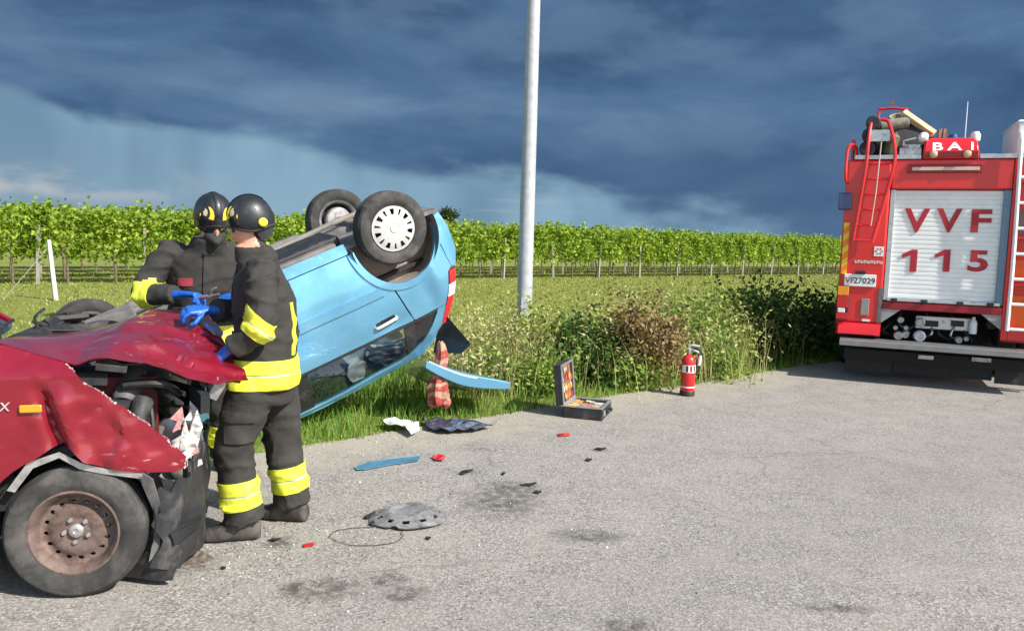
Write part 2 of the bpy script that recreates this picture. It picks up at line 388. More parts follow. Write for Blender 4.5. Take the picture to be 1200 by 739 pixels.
STAINS = [((388, 690), .22, .07), ((345, 690), .12, .05), ((455, 680), .14, .06), ((475, 696), .16, .05), ((600, 573), .26, .11), ((590, 585), .35, .2),
          ((548, 553), .10, .04), ((702, 527), .09, .04), ((980, 712), .22, .03), ((735, 735), .18, .05), ((330, 634), .12, .06), ((205, 660), .25, .10), ((690, 628), .3, .06)]
def asphalt_mat():
    m, T, out = new_mat('worn_asphalt'); b = T.node('ShaderNodeBsdfPrincipled'); T.l.new(b.outputs[0], out.inputs[0])
    p = T.node('ShaderNodeNewGeometry').outputs['Position']
    vo = T.node('ShaderNodeTexVoronoi'); T.l.new(p, vo.inputs['Vector']); vo.inputs['Scale'].default_value = 105
    sp = T.node('ShaderNodeSeparateColor'); T.l.new(vo.outputs['Color'], sp.inputs[0])
    fine = T.noise(p, 75, 3, .6); mid = T.noise(p, 3.2, 6, .62); big = T.noise(p, .55, 5, .6, .5)
    c = T.ramp(sp.outputs[0], [(0.0, (.120, .112, .102)), (.35, (.215, .200, .180)), (.7, (.285, .266, .238)), (1.0, (.43, .405, .365))])
    c = T.mix(T.m('MULTIPLY', T.ss(.40, .75, fine), .5), c, (.150, .138, .122))
    c = T.mix(T.m('MULTIPLY', T.ss(.35, .70, mid), .45), c, (.33, .305, .265))
    c = T.mix(T.m('MULTIPLY', T.ss(.48, .72, big), .30), c, (.185, .172, .155))
    # pale dust towards the grass edge
    dn = T.node('ShaderNodeVectorMath', operation='DOT_PRODUCT'); T.l.new(p, dn.inputs[0]); dn.inputs[1].default_value = RN
    e = T.m('ADD', dn.outputs['Value'], T.m('MULTIPLY', T.m('SUBTRACT', mid, .5), 1.0))
    c = T.mix(T.m('MULTIPLY', T.ss(4.6, 5.5, e), .7), c, (.34, .305, .235))
    # faint lengthwise wear band and joints
    wear = T.ss(.9, .0, T.m('ABSOLUTE', T.m('SUBTRACT', T.m('ADD', dn.outputs['Value'], T.m('MULTIPLY', T.m('SUBTRACT', big, .5), .8)), 2.2)))
    c = T.mix(T.m('MULTIPLY', wear, .20), c, (.16, .15, .14))
    vc = T.node('ShaderNodeTexVoronoi', feature='DISTANCE_TO_EDGE')
    wv = T.node('ShaderNodeVectorMath', operation='ADD'); T.l.new(p, wv.inputs[0]); sc = T.node('ShaderNodeVectorMath', operation='SCALE'); T.l.new(T.noise(p, 1.5, 4, .6, col=True), sc.inputs[0]); sc.inputs['Scale'].default_value = .5
    T.l.new(sc.outputs[0], wv.inputs[1]); T.l.new(wv.outputs[0], vc.inputs['Vector']); vc.inputs['Scale'].default_value = .42
    crack = T.m('MULTIPLY', T.ss(.008, .001, vc.outputs['Distance']), T.ss(.42, .6, big))
    c = T.mix(T.m('MULTIPLY', crack, .32), c, (.10, .09, .08))
    # oil, coolant and soil marks left by the crash
    wn = T.noise(p, 9, 5, .7, col=True); ws = T.node('ShaderNodeVectorMath', operation='SUBTRACT'); T.l.new(wn, ws.inputs[0]); ws.inputs[1].default_value = (.5, .5, .5)
    w2 = T.node('ShaderNodeVectorMath', operation='SCALE'); T.l.new(ws.outputs[0], w2.inputs[0]); w2.inputs['Scale'].default_value = .22
    w3 = T.node('ShaderNodeVectorMath', operation='ADD'); T.l.new(p, w3.inputs[0]); T.l.new(w2.outputs[0], w3.inputs[1])
    sx = T.node('ShaderNodeSeparateXYZ'); T.l.new(w3.outputs[0], sx.inputs[0]); tot = None
    for (px, ry, rx) in [(G(*q), b_, a_) for q, a_, b_ in STAINS]:
        dx = T.m('DIVIDE', T.m('SUBTRACT', sx.outputs[0], px.x), rx); dy = T.m('DIVIDE', T.m('SUBTRACT', sx.outputs[1], px.y), ry * 2.2)
        k = T.ss(1.1, .15, T.m('SQRT', T.m('ADD', T.m('MULTIPLY', dx, dx), T.m('MULTIPLY', dy, dy))))
        tot = k if tot is None else T.m('MAXIMUM', tot, k)
    st = T.m('MULTIPLY', tot, T.ss(.30, .62, T.noise(p, 14, 5, .7)))
    c = T.mix(T.m('MULTIPLY', st, .80), c, (.050, .043, .036))
    T.put(b.inputs['Base Color'], c); T.put(b.inputs['Roughness'], T.m('SUBTRACT', .92, T.m('MULTIPLY', st, .25))); b.inputs['Specular IOR Level'].default_value = .25
    bp = T.node('ShaderNodeBump'); bp.inputs['Strength'].default_value = .28; bp.inputs['Distance'].default_value = .005
    T.l.new(T.m('ADD', vo.outputs['Distance'], T.m('ADD', fine, T.m('MULTIPLY', crack, -.6))), bp.inputs['Height']); T.l.new(bp.outputs[0], b.inputs['Normal'])
    return m

M_soil = soil_mat(); M_asphalt = asphalt_mat()
mb = MB(); S_ = 3000
mb.add([(-S_, -S_, -.012), (S_, -S_, -.012), (S_, S_, -.012), (-S_, S_, -.012)], [(0, 1, 2, 3)])
tag(mb.build('ground', M_soil), kind='structure')

def edge_d(s):                                   # ragged left edge of the asphalt
    return EDGE + .10 * noise.noise((s * .55, 0, 3)) + .07 * noise.noise((s * 2.3, 1, 0)) + .035 * noise.noise((s * 9, 4, 0))
mb = MB(); ss_ = [-400, -120, -40] + [-20 + i * .08 for i in range(int(45 / .08))] + [40, 120, 500]
L_ = [RD(s, edge_d(s)) for s in ss_]; R_ = [RD(s, -8.6 + .1 * noise.noise((s * .4, 7, 0))) for s in ss_]
mb.loft([L_, R_], closed=False); tag(mb.build('road', M_asphalt), kind='structure')

# ------------------------------------------------------------------ blades and leaves
def blades_mesh(name, P, Hh, Wd, lean, matl, seed=1):
    r = np.random.default_rng(seed); n = len(P); a = r.uniform(0, 2 * pi, n); la = r.uniform(0, 2 * pi, n)
    sx = np.stack([np.cos(a), np.sin(a), np.zeros(n)], 1) * Wd[:, None] * .5
    ld = np.stack([np.cos(la), np.sin(la), np.zeros(n)], 1) * (lean * r.uniform(.3, 1.2, n) * Hh)[:, None]
    up = np.array([0, 0, 1.0]) * Hh[:, None]
    v = np.stack([P - sx, P + sx, P + up * .55 + ld * .3 + sx * .75, P + up * .55 + ld * .3 - sx * .75, P + up * .97 + ld], 1).reshape(-1, 3)
    me = bpy.data.meshes.new(name); me.vertices.add(5 * n); me.vertices.foreach_set('co', v.astype(np.float32).ravel())
    base = np.arange(n)[:, None] * 5; q = (base + np.array([0, 1, 2, 3])); t = (base + np.array([3, 2, 4]))
    loops = np.concatenate([q, t], 1).ravel(); me.loops.add(len(loops)); me.loops.foreach_set('vertex_index', loops.astype(np.int32))
    st = (np.arange(n)[:, None] * 7 + np.array([0, 4])).ravel(); me.polygons.add(2 * n); me.polygons.foreach_set('loop_start', st.astype(np.int32))
    me.update(calc_edges=True); me.validate(); me.materials.append(matl); return me

def leaves_mesh(name, P, size, matl, seed=1, up=.35, elong=1.25):
    r = np.random.default_rng(seed); n = len(P)
    nr = r.normal(0, 1, (n, 3)); nr[:, 2] = np.abs(nr[:, 2]) + up; nr /= np.linalg.norm(nr, axis=1)[:, None]
    t = r.normal(0, 1, (n, 3)); t -= nr * (t * nr).sum(1)[:, None]; t /= np.linalg.norm(t, axis=1)[:, None]; w = np.cross(nr, t)
    s = (size * r.uniform(.6, 1.25, n))[:, None]
    v = np.stack([P - t * s * .5 * elong, P - w * s * .45 + nr * s * .10, P + t * s * .5 * elong - nr * s * .12, P + w * s * .45 + nr * s * .10], 1).reshape(-1, 3)
    me = bpy.data.meshes.new(name); me.vertices.add(4 * n); me.vertices.foreach_set('co', v.astype(np.float32).ravel())
    base = np.arange(n)[:, None] * 4; loops = (base + np.array([0, 1, 2, 0, 2, 3])).ravel(); me.loops.add(len(loops)); me.loops.foreach_set('vertex_index', loops.astype(np.int32))
    me.polygons.add(2 * n); me.polygons.foreach_set('loop_start', (np.arange(2 * n) * 3).astype(np.int32))
    me.update(calc_edges=True); me.validate(); me.materials.append(matl); return me

M_grass = leaf_mat('verge_grass_blades', (.105, .250, .026), (.165, .310, .040), (.27, .33, .08), 1.6, .4)
M_field = leaf_mat('field_grass_blades', (.225, .280, .045), (.310, .330, .070), (.42, .38, .15), .5, .4)
M_straw = leaf_mat('dry_grass_blades', (.50, .46, .22), (.42, .41, .16), (.28, .34, .07), 2.0, .3)
M_vine = leaf_mat('vine_leaves', (.190, .310, .022), (.280, .400, .036), (.42, .50, .08), .9, .45)
M_bark = mat('bark', (.14, .105, .075), .9, var=.35, vscale=25, bump=.4, bscale=60)
M_stem = mat('weed_stem', (.17, .15, .06), .85, var=.3, vscale=25)
M_wood_post = mat('weathered_post', (.30, .275, .235), .85, var=.2, vscale=9, bump=.2, bscale=50, dirt=(.26, .24, .2), dscale=6)

rg = np.random.default_rng(5)
def road_pts(n, s0, s1, d0, d1, dpow=1.0):
    s = rg.uniform(s0, s1, n); k = rg.uniform(0, 1, n) ** dpow; ed = np.array([edge_d(a) for a in s]); d = ed + d0 + (d1 - d0) * k
    return s, d, np.stack([RU.x * s + RN.x * d, RU.y * s + RN.y * d, np.full(n, -.012)], 1)
s, d, P = road_pts(46000, -6, 17, -.05, 2.9, 1.15)
clump = np.array([noise.noise((a * 1.3, b * 1.3, 2)) for a, b in zip(s, d)]); off = d - np.array([edge_d(a) for a in s])
Hh = (.06 + .15 * np.clip(off / .8, 0, 1)) * (1 + .8 * clump) * rg.uniform(.5, 1.35, len(s)) + .02
keep = (rg.uniform(0, 1, len(s)) < .75 + clump) & (Hh > .025); P, Hh = P[keep], Hh[keep]
tag(link('verge_grass', blades_mesh('verge_grass', P, Hh, np.full(len(P), .0085) * rg.uniform(.7, 1.3, len(P)), .55, M_grass, 3)), 'uneven green grass along the road edge', 'grass', kind='stuff')
n = 130000; dist = rg.uniform(0, 1, n) ** 1.6; d = EDGE + 2.3 + dist * 24; s = rg.uniform(-1, 1, n) * (14 + d * 1.2) + 6 + (d - 8) * .6
P = np.stack([RU.x * s + RN.x * d, RU.y * s + RN.y * d, np.full(n, -.012)], 1); k = (P[:, 1] > 5) & (np.abs(P[:, 0]) < P[:, 1] * .85 + 2); P = P[k]
cl = np.array([noise.noise((a * .7, b * .7, 9)) for a, b in P[:, :2]]); rng_ = np.hypot(P[:, 0], P[:, 1])
Hh = (.050 + .03 * cl) * rg.uniform(.5, 1.5, len(P)); Wd = .006 + rng_ * .0011
tag(link('meadow_grass', blades_mesh('meadow_grass', P, np.maximum(Hh, .02), Wd, .6, M_field, 4)), 'short yellow green meadow grass between verge and vines', 'grass', kind='stuff')
# loose grit along the asphalt edge
r_ = random.Random(8); mb = MB()
for i in range(1500):
    s0 = r_.uniform(-5, 13); p = RD(s0, edge_d(s0) - abs(r_.gauss(0, .28)) + .04, .002); q = r_.uniform(.004, .011)
    mb.add([p + Vector((q * r_.uniform(-1, 1) * .5 + c[0] * q, c[1] * q, c[2] * q)) for c in ((1, 0, 0), (-.5, .87, 0), (-.5, -.87, 0), (0, 0, .9))], [(0, 1, 3), (1, 2, 3), (2, 0, 3), (0, 2, 1)])
tag(mb.build('roadside_grit', mat('grit', (.33, .30, .25), .9, var=.3, vscale=30)), 'loose grit and small stones along the asphalt edge', 'gravel', kind='stuff')

# ------------------------------------------------------------------ vineyard
VU = Vector((.769, .639, 0)); VN = Vector((-.639, .769, 0)); V0 = Vector((-12.0, 22.5, 0))
def vine_variant(i):
    r = np.random.default_rng(100 + i); rr = random.Random(i); L = 1.7
    NC = 62; cx = r.uniform(-L / 2, L / 2, NC); cz = .72 + 1.28 * r.uniform(0, 1, NC) ** .75; cy = r.normal(0, .19, NC)
    pts = []
    for a, b, c in zip(cx, cy, cz):
        k = r.integers(10, 21); pts.append(np.stack([r.normal(a, .13, k), r.normal(b, .11, k), r.normal(c, .13, k)], 1))
    for _ in range(7):                            # upright and arching shoots
        a = r.uniform(-L / 2, L / 2); b = r.normal(0, .12); k = 7; t = np.linspace(0, 1, k); pts.append(np.stack([a + t * r.normal(0, .15), b + t * r.normal(0, .15), 1.95 + t * r.uniform(.08, .34)], 1))
    for _ in range(5):                            # hanging shoots
        a = r.uniform(-L / 2, L / 2); b = r.normal(0, .2); k = 7; t = np.linspace(0, 1, k); pts.append(np.stack([a + t * r.normal(0, .1), b + t * r.normal(0, .1), 1.0 - t * r.uniform(.2, .55)], 1))
    fol = leaves_mesh('foliage', np.concatenate(pts), np.full(sum(len(p) for p in pts), .130), M_vine, 200 + i, .25, 1.1)
    mb = MB(); x = rr.uniform(-.1, .1)
    mb.tube([(x, 0, -.02), (x + rr.uniform(-.03, .03), rr.uniform(-.03, .03), .35), (x + rr.uniform(-.06, .06), rr.uniform(-.04, .04), .75), (x, 0, 1.12)], [.040, .030, .028, .034], 7)
    mb.tube([(x, 0, 1.06), (x + .35, .02, 1.20), (x + .8, 0, 1.24)], [.02, .016, .01], 6); mb.tube([(x, 0, 1.06), (x - .35, -.02, 1.19), (x - .8, 0, 1.24)], [.02, .016, .01], 6)
    return fol, mb.mesh('trunk', M_bark)
VV = [vine_variant(i) for i in range(6)]
def vine(pos, i, label, group, sc):
    o = thing('grape_vine', label, 'vine', group=group, M=Matrix.Translation(pos) @ Matrix.Rotation(atan2(VU.y, VU.x) + (pi if i % 2 else 0), 4, 'Z') @ Matrix.Diagonal((1, 1, sc, 1)))
    f, t = VV[i % 6]; tag(link('foliage', f, o), kind='stuff'); link('trunk', t, o)
rv = random.Random(3)
for i in range(58):
    vine(V0 + VU * (-7 + i * 1.3) + VN * rv.uniform(-.08, .08), rv.randrange(6), 'leafy grape vine in the front row of the vineyard, facing the meadow', 'vines of the front row', rv.uniform(.95, 1.05))
for rw in range(3):
    for i in range(44):
        vine(V0 + VN * (2.7 * (rw + 1)) + VU * (-6 + rw * 1.5 + i * 1.5), rv.randrange(6), 'leafy grape vine in a row behind the front row of the vineyard', 'vines of the rows behind', rv.uniform(.95, 1.05))
def vpost_mesh(h, w):
    mb = MB(); mb.box((0, 0, h / 2 - .05), (w, w, h + .1)); me = mb.mesh('post', M_wood_post); return me
pm = vpost_mesh(1.6, .075)
for i in range(26):
    M_ = Matrix.Translation(V0 + VU * (-6.6 + i * 2.7) - VN * .12) @ Matrix.Rotation(rv.gauss(0, .03), 4, 'X') @ Matrix.Rotation(rv.gauss(0, .03), 4, 'Y') @ Matrix.Rotation(rv.uniform(0, 1), 4, 'Z')
    tag(link('vineyard_post', pm, None, M_), 'grey weathered post standing in the front vine row', 'post', 'posts of the front vine row')
for i in range(14):
    M_ = Matrix.Translation(V0 + VU * (-5 + i * 4.3) + VN * 2.6) @ Matrix.Rotation(rv.gauss(0, .03), 4, 'X')
    tag(link('vineyard_post', pm, None, M_), 'grey weathered post standing in the second vine row', 'post', 'posts of the second vine row')
# leaning anchor post out on the grass
b_ = G(66, 351); t_ = atY(57, 281, b_.y); po = thing('anchor_post', 'pale concrete post leaning on the meadow grass in front of the vines', 'post', b_)
mb = MB(); mb.tube([Vector((0, 0, -.15)), (t_ - b_)], [.062, .05], 4); mb.build('shaft', mat('concrete_post', (.50, .48, .44), .85, var=.15, vscale=9, bump=.2), po)
mb = MB(); mb.tube([(t_ - b_) * .95, (t_ - b_) * .95 + VN * 2.2 + Vector((-.6, 1.6, -.35))], .006, 4); mb.tube([(t_ - b_) * .9, Vector((-.9, -.4, 0))], .006, 4); mb.build('wire', M_galv, po)

# ------------------------------------------------------------------ lone far tree
def tree(name, label, loc, h, rx, leafm, n, ls, seed):
    r = np.random.default_rng(seed); o = thing(name, label, 'tree', loc); pts = []
    for _ in range(26):
        a = r.uniform(0, 2 * pi); q = r.uniform(.2, 1) * rx; c = np.array([cos(a) * q, sin(a) * q, h - rx * 1.1 + r.uniform(-1, 1) * rx * 1.0]); k = n // 26
        pts.append(c + r.normal(0, rx * .22, (k, 3)))
    P = np.concatenate(pts); tag(link('crown', leaves_mesh('crown', P, np.full(len(P), ls), leafm, seed, .2), o), kind='stuff')
    mb = MB(); mb.tube([(0, 0, -.1), (.05, 0, h * .4), (0, .05, h * .75)], [.16, .11, .05], 8)
    for k in range(6): a = k * 1.05; mb.tube([(0, 0, h * .45 + .1 * k), (cos(a) * rx * .5, sin(a) * rx * .5, h * .6 + .1 * k), (cos(a) * rx * .8, sin(a) * rx * .8, h * .75 + .1 * k)], [.06, .04, .02], 6)
    mb.build('trunk', M_bark, o); return o
M_darkleaf = leaf_mat('far_tree_leaves', (.030, .055, .014), (.045, .075, .018), (.07, .1, .03), .6, .25)
p = atY(526, 262, 120); tree('round_tree', 'small dark round tree standing alone beyond the vineyard', (p.x, 120, 0), 5.5, 1.35, M_darkleaf, 1600, .30, 40)

# ------------------------------------------------------------------ verge weeds and bushes
M_bdark = leaf_mat('dark_or_shaded_leaves', (.050, .110, .020), (.075, .150, .026), (.14, .22, .045), 3, .35)  # true dark green on one bush, painted shade on those beside the truck
M_blight = leaf_mat('pale_weed_leaves', (.220, .310, .042), (.300, .370, .066), (.44, .45, .12), 3, .4)
M_bmid = leaf_mat('green_weed_leaves', (.150, .265, .034), (.210, .325, .048), (.32, .39, .09), 3, .4)
M_brown = leaf_mat('dry_brown_leaves', (.260, .165, .075), (.205, .140, .060), (.34, .27, .11), 4, .3)
def bush(name, label, px, Y, rx, h, matl, n, ls, seed, group=None, ry=None):
    h *= .80 if name == 'shaded_bush' else .90; r = np.random.default_rng(seed); rr = random.Random(seed); d = ray(px, 300); x = d.x / d.y * Y; ry = ry or rx * .8
    o = thing(name, label, 'bush' if 'bush' in name else 'weeds', (x, Y, -.012), rr.uniform(0, .4), group); pts = []; mb = MB(); nc = 18
    for k in range(nc):
        a = r.uniform(0, 2 * pi); q = sqrt(r.uniform(0, 1)); top = h * (1 - .45 * q * q) * r.uniform(.45, 1.0); c = np.array([cos(a) * q * rx * .85, sin(a) * q * ry * .85, top])
        sp = np.array([.13 * rx + .05, .13 * ry + .05, .16 * h + .03]); m_ = n // nc
        q_ = c + r.normal(0, 1, (m_, 3)) * sp * r.uniform(.7, 1.5); st = int(m_ * .3); q_[:st] = c * r.uniform(.15, 1, (st, 1)) + r.normal(0, .05, (st, 3)); pts.append(q_)
        c0 = Vector((c[0] * .25, c[1] * .25, -.02)); ce = Vector(c); mb.tube([c0, c0.lerp(ce, .5) + Vector((0, 0, .06)), ce, ce + Vector((rr.gauss(0, .05), rr.gauss(0, .05), .10))], [.008, .006, .004, .002], 5)
    P = np.concatenate(pts); P[:, 2] = np.maximum(P[:, 2], .02); tag(link('foliage', leaves_mesh('foliage', P, np.full(len(P), ls), matl, seed, .3, 1.5), o), kind='stuff')
    mb.build('stems', M_stem, o); return o
bush('pale_weed_bush', 'pale yellow green weed bush growing round the foot of the lamp pole', 632, 9.35, .55, .80, M_blight, 2600, .048, 1)
bush('dark_green_bush', 'dark green leafy bush right behind the open tool case', 682, 9.0, .42, .78, M_bdark, 2600, .055, 2)
bush('green_weed_bush', 'light green weed clump between the dark bush and the dry brown weeds', 722, 9.5, .42, .80, M_blight, 2200, .045, 3)
bush('dry_brown_weed_bush', 'dry reddish brown weed bush behind the fire extinguisher', 757, 9.15, .52, .92, M_brown, 4200, .042, 4)
bush('green_weed_bush', 'bright yellow green weed bush between the dry brown weeds and the truck shadow', 815, 10.2, .60, .95, M_bmid, 3000, .048, 5)
bush('green_weed_bush', 'yellow green weed clump at the edge of the truck shadow', 852, 10.7, .50, .95, M_blight, 2400, .048, 6)
for i, (px, Y, rx, h) in enumerate(((892, 11.2, .62, 1.16), (935, 11.9, .70, 1.05), (985, 12.6, .75, 1.0), (1040, 13.4, .8, 1.0))):
    bush('shaded_bush', ['bush darkened for the truck shadow, farthest from the truck', 'bush darkened for the truck shadow beside the truck corner', 'shaded bush beside the fire truck body', 'shaded bush alongside the fire truck, farther down the road'][i], px, Y, rx, h, M_bdark, 3200, .06, 20 + i, 'bushes in the truck shadow')  # truck shadow painted into the leaves: ordinary foliage in a darker colour
bush('green_weed_bush', 'low green weeds on the meadow side of the dark green bush', 668, 10.2, .5, .72, M_bmid, 1800, .045, 7)
bush('green_weed_bush', 'low yellow weeds on the meadow side of the dry brown weeds', 775, 11.0, .8, .85, M_blight, 2200, .05, 8)
bush('low_weed_bush', 'low green weeds beside the fallen blue tailgate', 575, 8.5, .40, .42, M_bmid, 1500, .042, 9)
bush('low_weed_bush', 'low green weeds behind the tool case lid', 640, 8.35, .36, .40, M_bmid, 1500, .042, 10)
bush('low_weed_bush', 'low green weeds in front of the dry brown weeds', 745, 8.95, .42, .40, M_bmid, 1700, .040, 12)
bush('low_weed_bush', 'low green weeds to the right of the fire extinguisher', 838, 9.75, .45, .45, M_bmid, 1700, .042, 13)

def dry_clump(px, Y, h, n, seed, label, spread=.30):
    h *= .92; n = int(n * .8); r = np.random.default_rng(seed); d = ray(px, 300); x = d.x / d.y * Y; o = thing('dry_grass_clump', label, 'grass', (x, Y, -.012), 0, 'dry grass clumps on the verge')
    P = np.zeros((n, 3)); P[:, :2] = r.normal(0, spread, (n, 2)); Hh = h * r.uniform(.45, 1.15, n)
    tag(link('blades', blades_mesh('blades', P, Hh, np.full(n, .007), .35, M_straw, seed), o), kind='stuff')
    k = n * 2; tip = np.repeat(P, 2, 0) + r.normal(0, .07, (k, 3)); tip[:, 2] = np.repeat(Hh, 2) * r.uniform(.75, 1.05, k)
    tag(link('seed_heads', leaves_mesh('seed_heads', tip, np.full(k, .024), M_straw, seed, .2, 2.6), o), kind='stuff')
lab = 'tall pale dry grass clump on the verge between the blue car and the lamp pole'
for i, (px, Y, h) in enumerate(((545, 8.9, .78), (560, 8.3, .55), (572, 9.3, .80), (590, 8.8, .72), (603, 9.4, .85))): dry_clump(px, Y, h, 330, 50 + i, lab)
lab = 'pale dry grass clump among the green weeds along the verge'
for i, (px, Y, h) in enumerate(((655, 9.8, .8), (704, 9.3, .62), (735, 9.35, .72), (760, 10.7, .98), (796, 9.85, .8), (830, 10.9, .95), (870, 11.3, .9), (700, 9.9, .85), (745, 10.2, .95), (812, 9.75, .75), (845, 10.3, .85), (785, 10.4, .95), (625, 9.0, .7))): dry_clump(px, Y, h, 240, 70 + i, lab, .34)

# ------------------------------------------------------------------ street lamp
pb = Vector((.15, 10.0, -.012)); lp = thing('street_lamp', 'tall grey galvanised street lamp pole rising from the verge weeds', 'street lamp', pb)
mb = MB(); mb.lathe([(.095, -.1), (.095, .9), (.091, 2.0), (.082, 4.0), (.066, 7.2), (.055, 8.6)], 28); mb.build('pole', M_galv, lp)
mb = MB(); mb.box((0, -.093, .75), (.085, .02, .30)); mb.build('access_door', M_galv, lp, .004)
mb = MB(); mb.lathe([(.13, 0), (.13, .04), (.10, .10), (.099, .10)], 28); mb.build('base_collar', M_galv, lp)
mb = MB(); mb.tube(catmull([(0, 0, 8.5), (.05, -.15, 8.75), (.3, -.8, 8.95), (.42, -1.15, 8.97)], 5), .03, 10); mb.build('arm', M_galv, lp)
mb = MB(); mb.loft([[Vector((.42 + .36 * t - sx * .33 * w, -1.1 - .6 * t * 1.2 - 0 * sx, 8.96 + z * w)) for sx, z in ((-.5, -.1), (.5, -.1), (.42, .25), (-.42, .25))] for t, w in ((0, .35), (.3, .8), (.7, .85), (1, .4))])
mb.build('lamp_head', M_alu, lp, .01)
# ================================================================== FIRE TRUCK
TPSI = radians(23); TL = G(975, 441); TR = Vector((cos(TPSI), -sin(TPSI), 0)); TA = Vector((sin(TPSI), cos(TPSI), 0))
TM = Matrix(((TR.x, TA.x, 0, TL.x), (TR.y, TA.y, 0, TL.y), (0, 0, 1, 0), (0, 0, 0, 1)))
def TP(px, py, dy=0.0):
    p = onplane(px, py, TL + TA * dy, TA) - TL; return p.dot(TR), p.z
XR = Matrix.Rotation(pi / 2, 4, 'X')                      # lay flat text and outlines onto the rear face
def rear(u, y, z): return Matrix.Translation((u, y, z)) @ XR
truck = thing('fire_truck', 'red fire truck with white roller shutter seen from behind on the road', 'fire truck', M=TM)
TW = 2.46
M_track = mat('blue_grey_track', (.16, .24, .33), .4, .4, var=.1)
M_letter = mat('red_letter', (.42, .020, .030), .5, var=.12, vscale=12)
M_checker = mat('checker_plate', (.17, .17, .165), .55, .4, var=.2, vscale=30, bump=.5, bscale=55, dirt=(.10, .095, .085), dscale=8)
M_hose = mat('dark_hose', (.028, .027, .030), .7, var=.3, vscale=15)
M_beam = mat('timber', (.42, .27, .13), .75, var=.25, vscale=10, bump=.15)
mb = MB(); mb.box((TW / 2, 1.86, 1.83), (TW - .04, 3.44, 1.74)); mb.build('body', M_red, truck, .03)
for u0, u1 in ((.02, .50), (1.80, TW - .02)):
    mb = MB(); mb.box(((u0 + u1) / 2, 1.86, .765), (u1 - u0, 3.44, .39)); mb.build('lower_locker', M_red, truck, .02)
# rear face: left column, right column, header
def rpanel(name, u0, u1, z0, z1, y0, y1, m, par=truck, bev=.02):
    mb = MB(); mb.box(((u0 + u1) / 2, (y0 + y1) / 2, (z0 + z1) / 2), (u1 - u0, y1 - y0, z1 - z0)); return mb.build(name, m, par, bev)
lc = rpanel('rear_column', 0, .515, .70, 2.70, 0, .16, M_red, bev=.035)
mb = MB(); mb.loft([[Vector((u, y, z)) for u, y in ((0, .16), (0, .03), (.03, o), (.5, o), (.515, .03), (.515, .16))] for z, o in ((.70, -.004), (.66, -.02), (.60, -.05), (.565, -.055), (.55, -.03))]); mb.build('skirt', M_red, lc)
hd = rpanel('header', .515, 1.79, 2.345, 2.70, .005, .16, M_red)
rpanel('door_sill', .515, 1.79, .89, .985, .0, .16, mat('sill_red', (.30, .012, .022), .4, var=.1), bev=.012)
# right column: frame round an open locker with shelves
rc = rpanel('locker_back', 1.80, TW, .62, 2.70, .42, .46, M_red, bev=0)
for u0, u1, z0, z1 in ((1.79, 1.86, .60, 2.70), (TW - .07, TW, .60, 2.70), (1.86, TW - .07, 2.42, 2.70), (1.86, TW - .07, .60, .72), (1.86, TW - .07, 1.24, 1.28), (1.86, TW - .07, 1.78, 1.82)):
    rpanel('locker_frame', u0, u1, z0, z1, .0, .42, M_red, bev=.008)
M_cont = [mat('orange_case', (.75, .16, .02), .5), mat('red_case', (.5, .02, .02), .5), mat('grey_case', (.18, .18, .18), .5), mat('blue_case', (.03, .10, .3), .5)]
r_ = random.Random(2)
for zz in (.72, 1.28, 1.82):
    u = 1.88
    while u < 2.30:
        w = r_.uniform(.1, .2); w = min(w, 2.38 - u); h = r_.uniform(.22, .42); mb = MB(); mb.box((u + w / 2, .26, zz + h / 2), (w - .01, .26, h)); mb.build('stowed_case', r_.choice(M_cont), truck, .01); u += w
# roller shutter: ribbed slats
mb = MB(); prof = []; z = 1.035; nsl = 24; hs = (2.335 - 1.035) / nsl
for i in range(nsl): prof += [(z, .066), (z + .004, .059), (z + hs * .5, .056), (z + hs - .004, .059), (z + hs - .001, .066)]; z += hs
mb.loft([[Vector((u, y, zz)) for zz, y in prof] for u in (.575, 1.71)], closed=False); rd = mb.build('roller_shutter', M_white, truck)
rpanel('shutter_track', .518, .575, 1.0, 2.34, .02, .16, M_alu, bev=.006)
rpanel('shutter_track', 1.71, 1.788, 1.0, 2.34, .02, .16, M_track, bev=.006)
rpanel('shutter_handle', .56, 1.76, .992, 1.034, -.005, .08, M_alu, rd, .008)
for u in (.64, .97, 1.35, 1.66): rpanel('latch', u - .035, u + .035, .985, 1.03, -.03, -.006, M_black, rd, .006)
def glyph(ch, pl, pr, pt, pb):                            # one letter, fitted into its box on the photo
    u0, z1 = TP(pl, pt); u1, _ = TP(pr, pt); _, z0 = TP(pl, pb)
    if ch == '1':
        m1 = MB(); m1.prism([(.36, 0), (.64, 0), (.64, 1), (.40, 1), (.0, .78), (.0, .60), (.36, .74)], -.004, .004); me = m1.mesh('letter')
    else: me = text_mesh(ch, 1.0, extrude=.004, offset=.028)
    co = np.empty(len(me.vertices) * 3, np.float32); me.vertices.foreach_get('co', co); co = co.reshape(-1, 3)
    a, b = co.min(0), co.max(0); co[:, 0] = (co[:, 0] - a[0]) / (b[0] - a[0]) * (u1 - u0); co[:, 1] = (co[:, 1] - a[1]) / (b[1] - a[1]) * (z1 - z0); me.vertices.foreach_set('co', co.ravel())
    me.materials.clear(); me.materials.append(M_letter); link('letter', me, rd, rear(u0, .052, z0))
for ch, a, b, t, c in (('V', 1061, 1091, 244, 272), ('V', 1099, 1129, 244, 272), ('F', 1140, 1164, 245, 272), ('1', 1058, 1076, 292, 318), ('1', 1097, 1115, 292, 318), ('5', 1136, 1160, 293, 318)): glyph(ch, a, b, t, c)
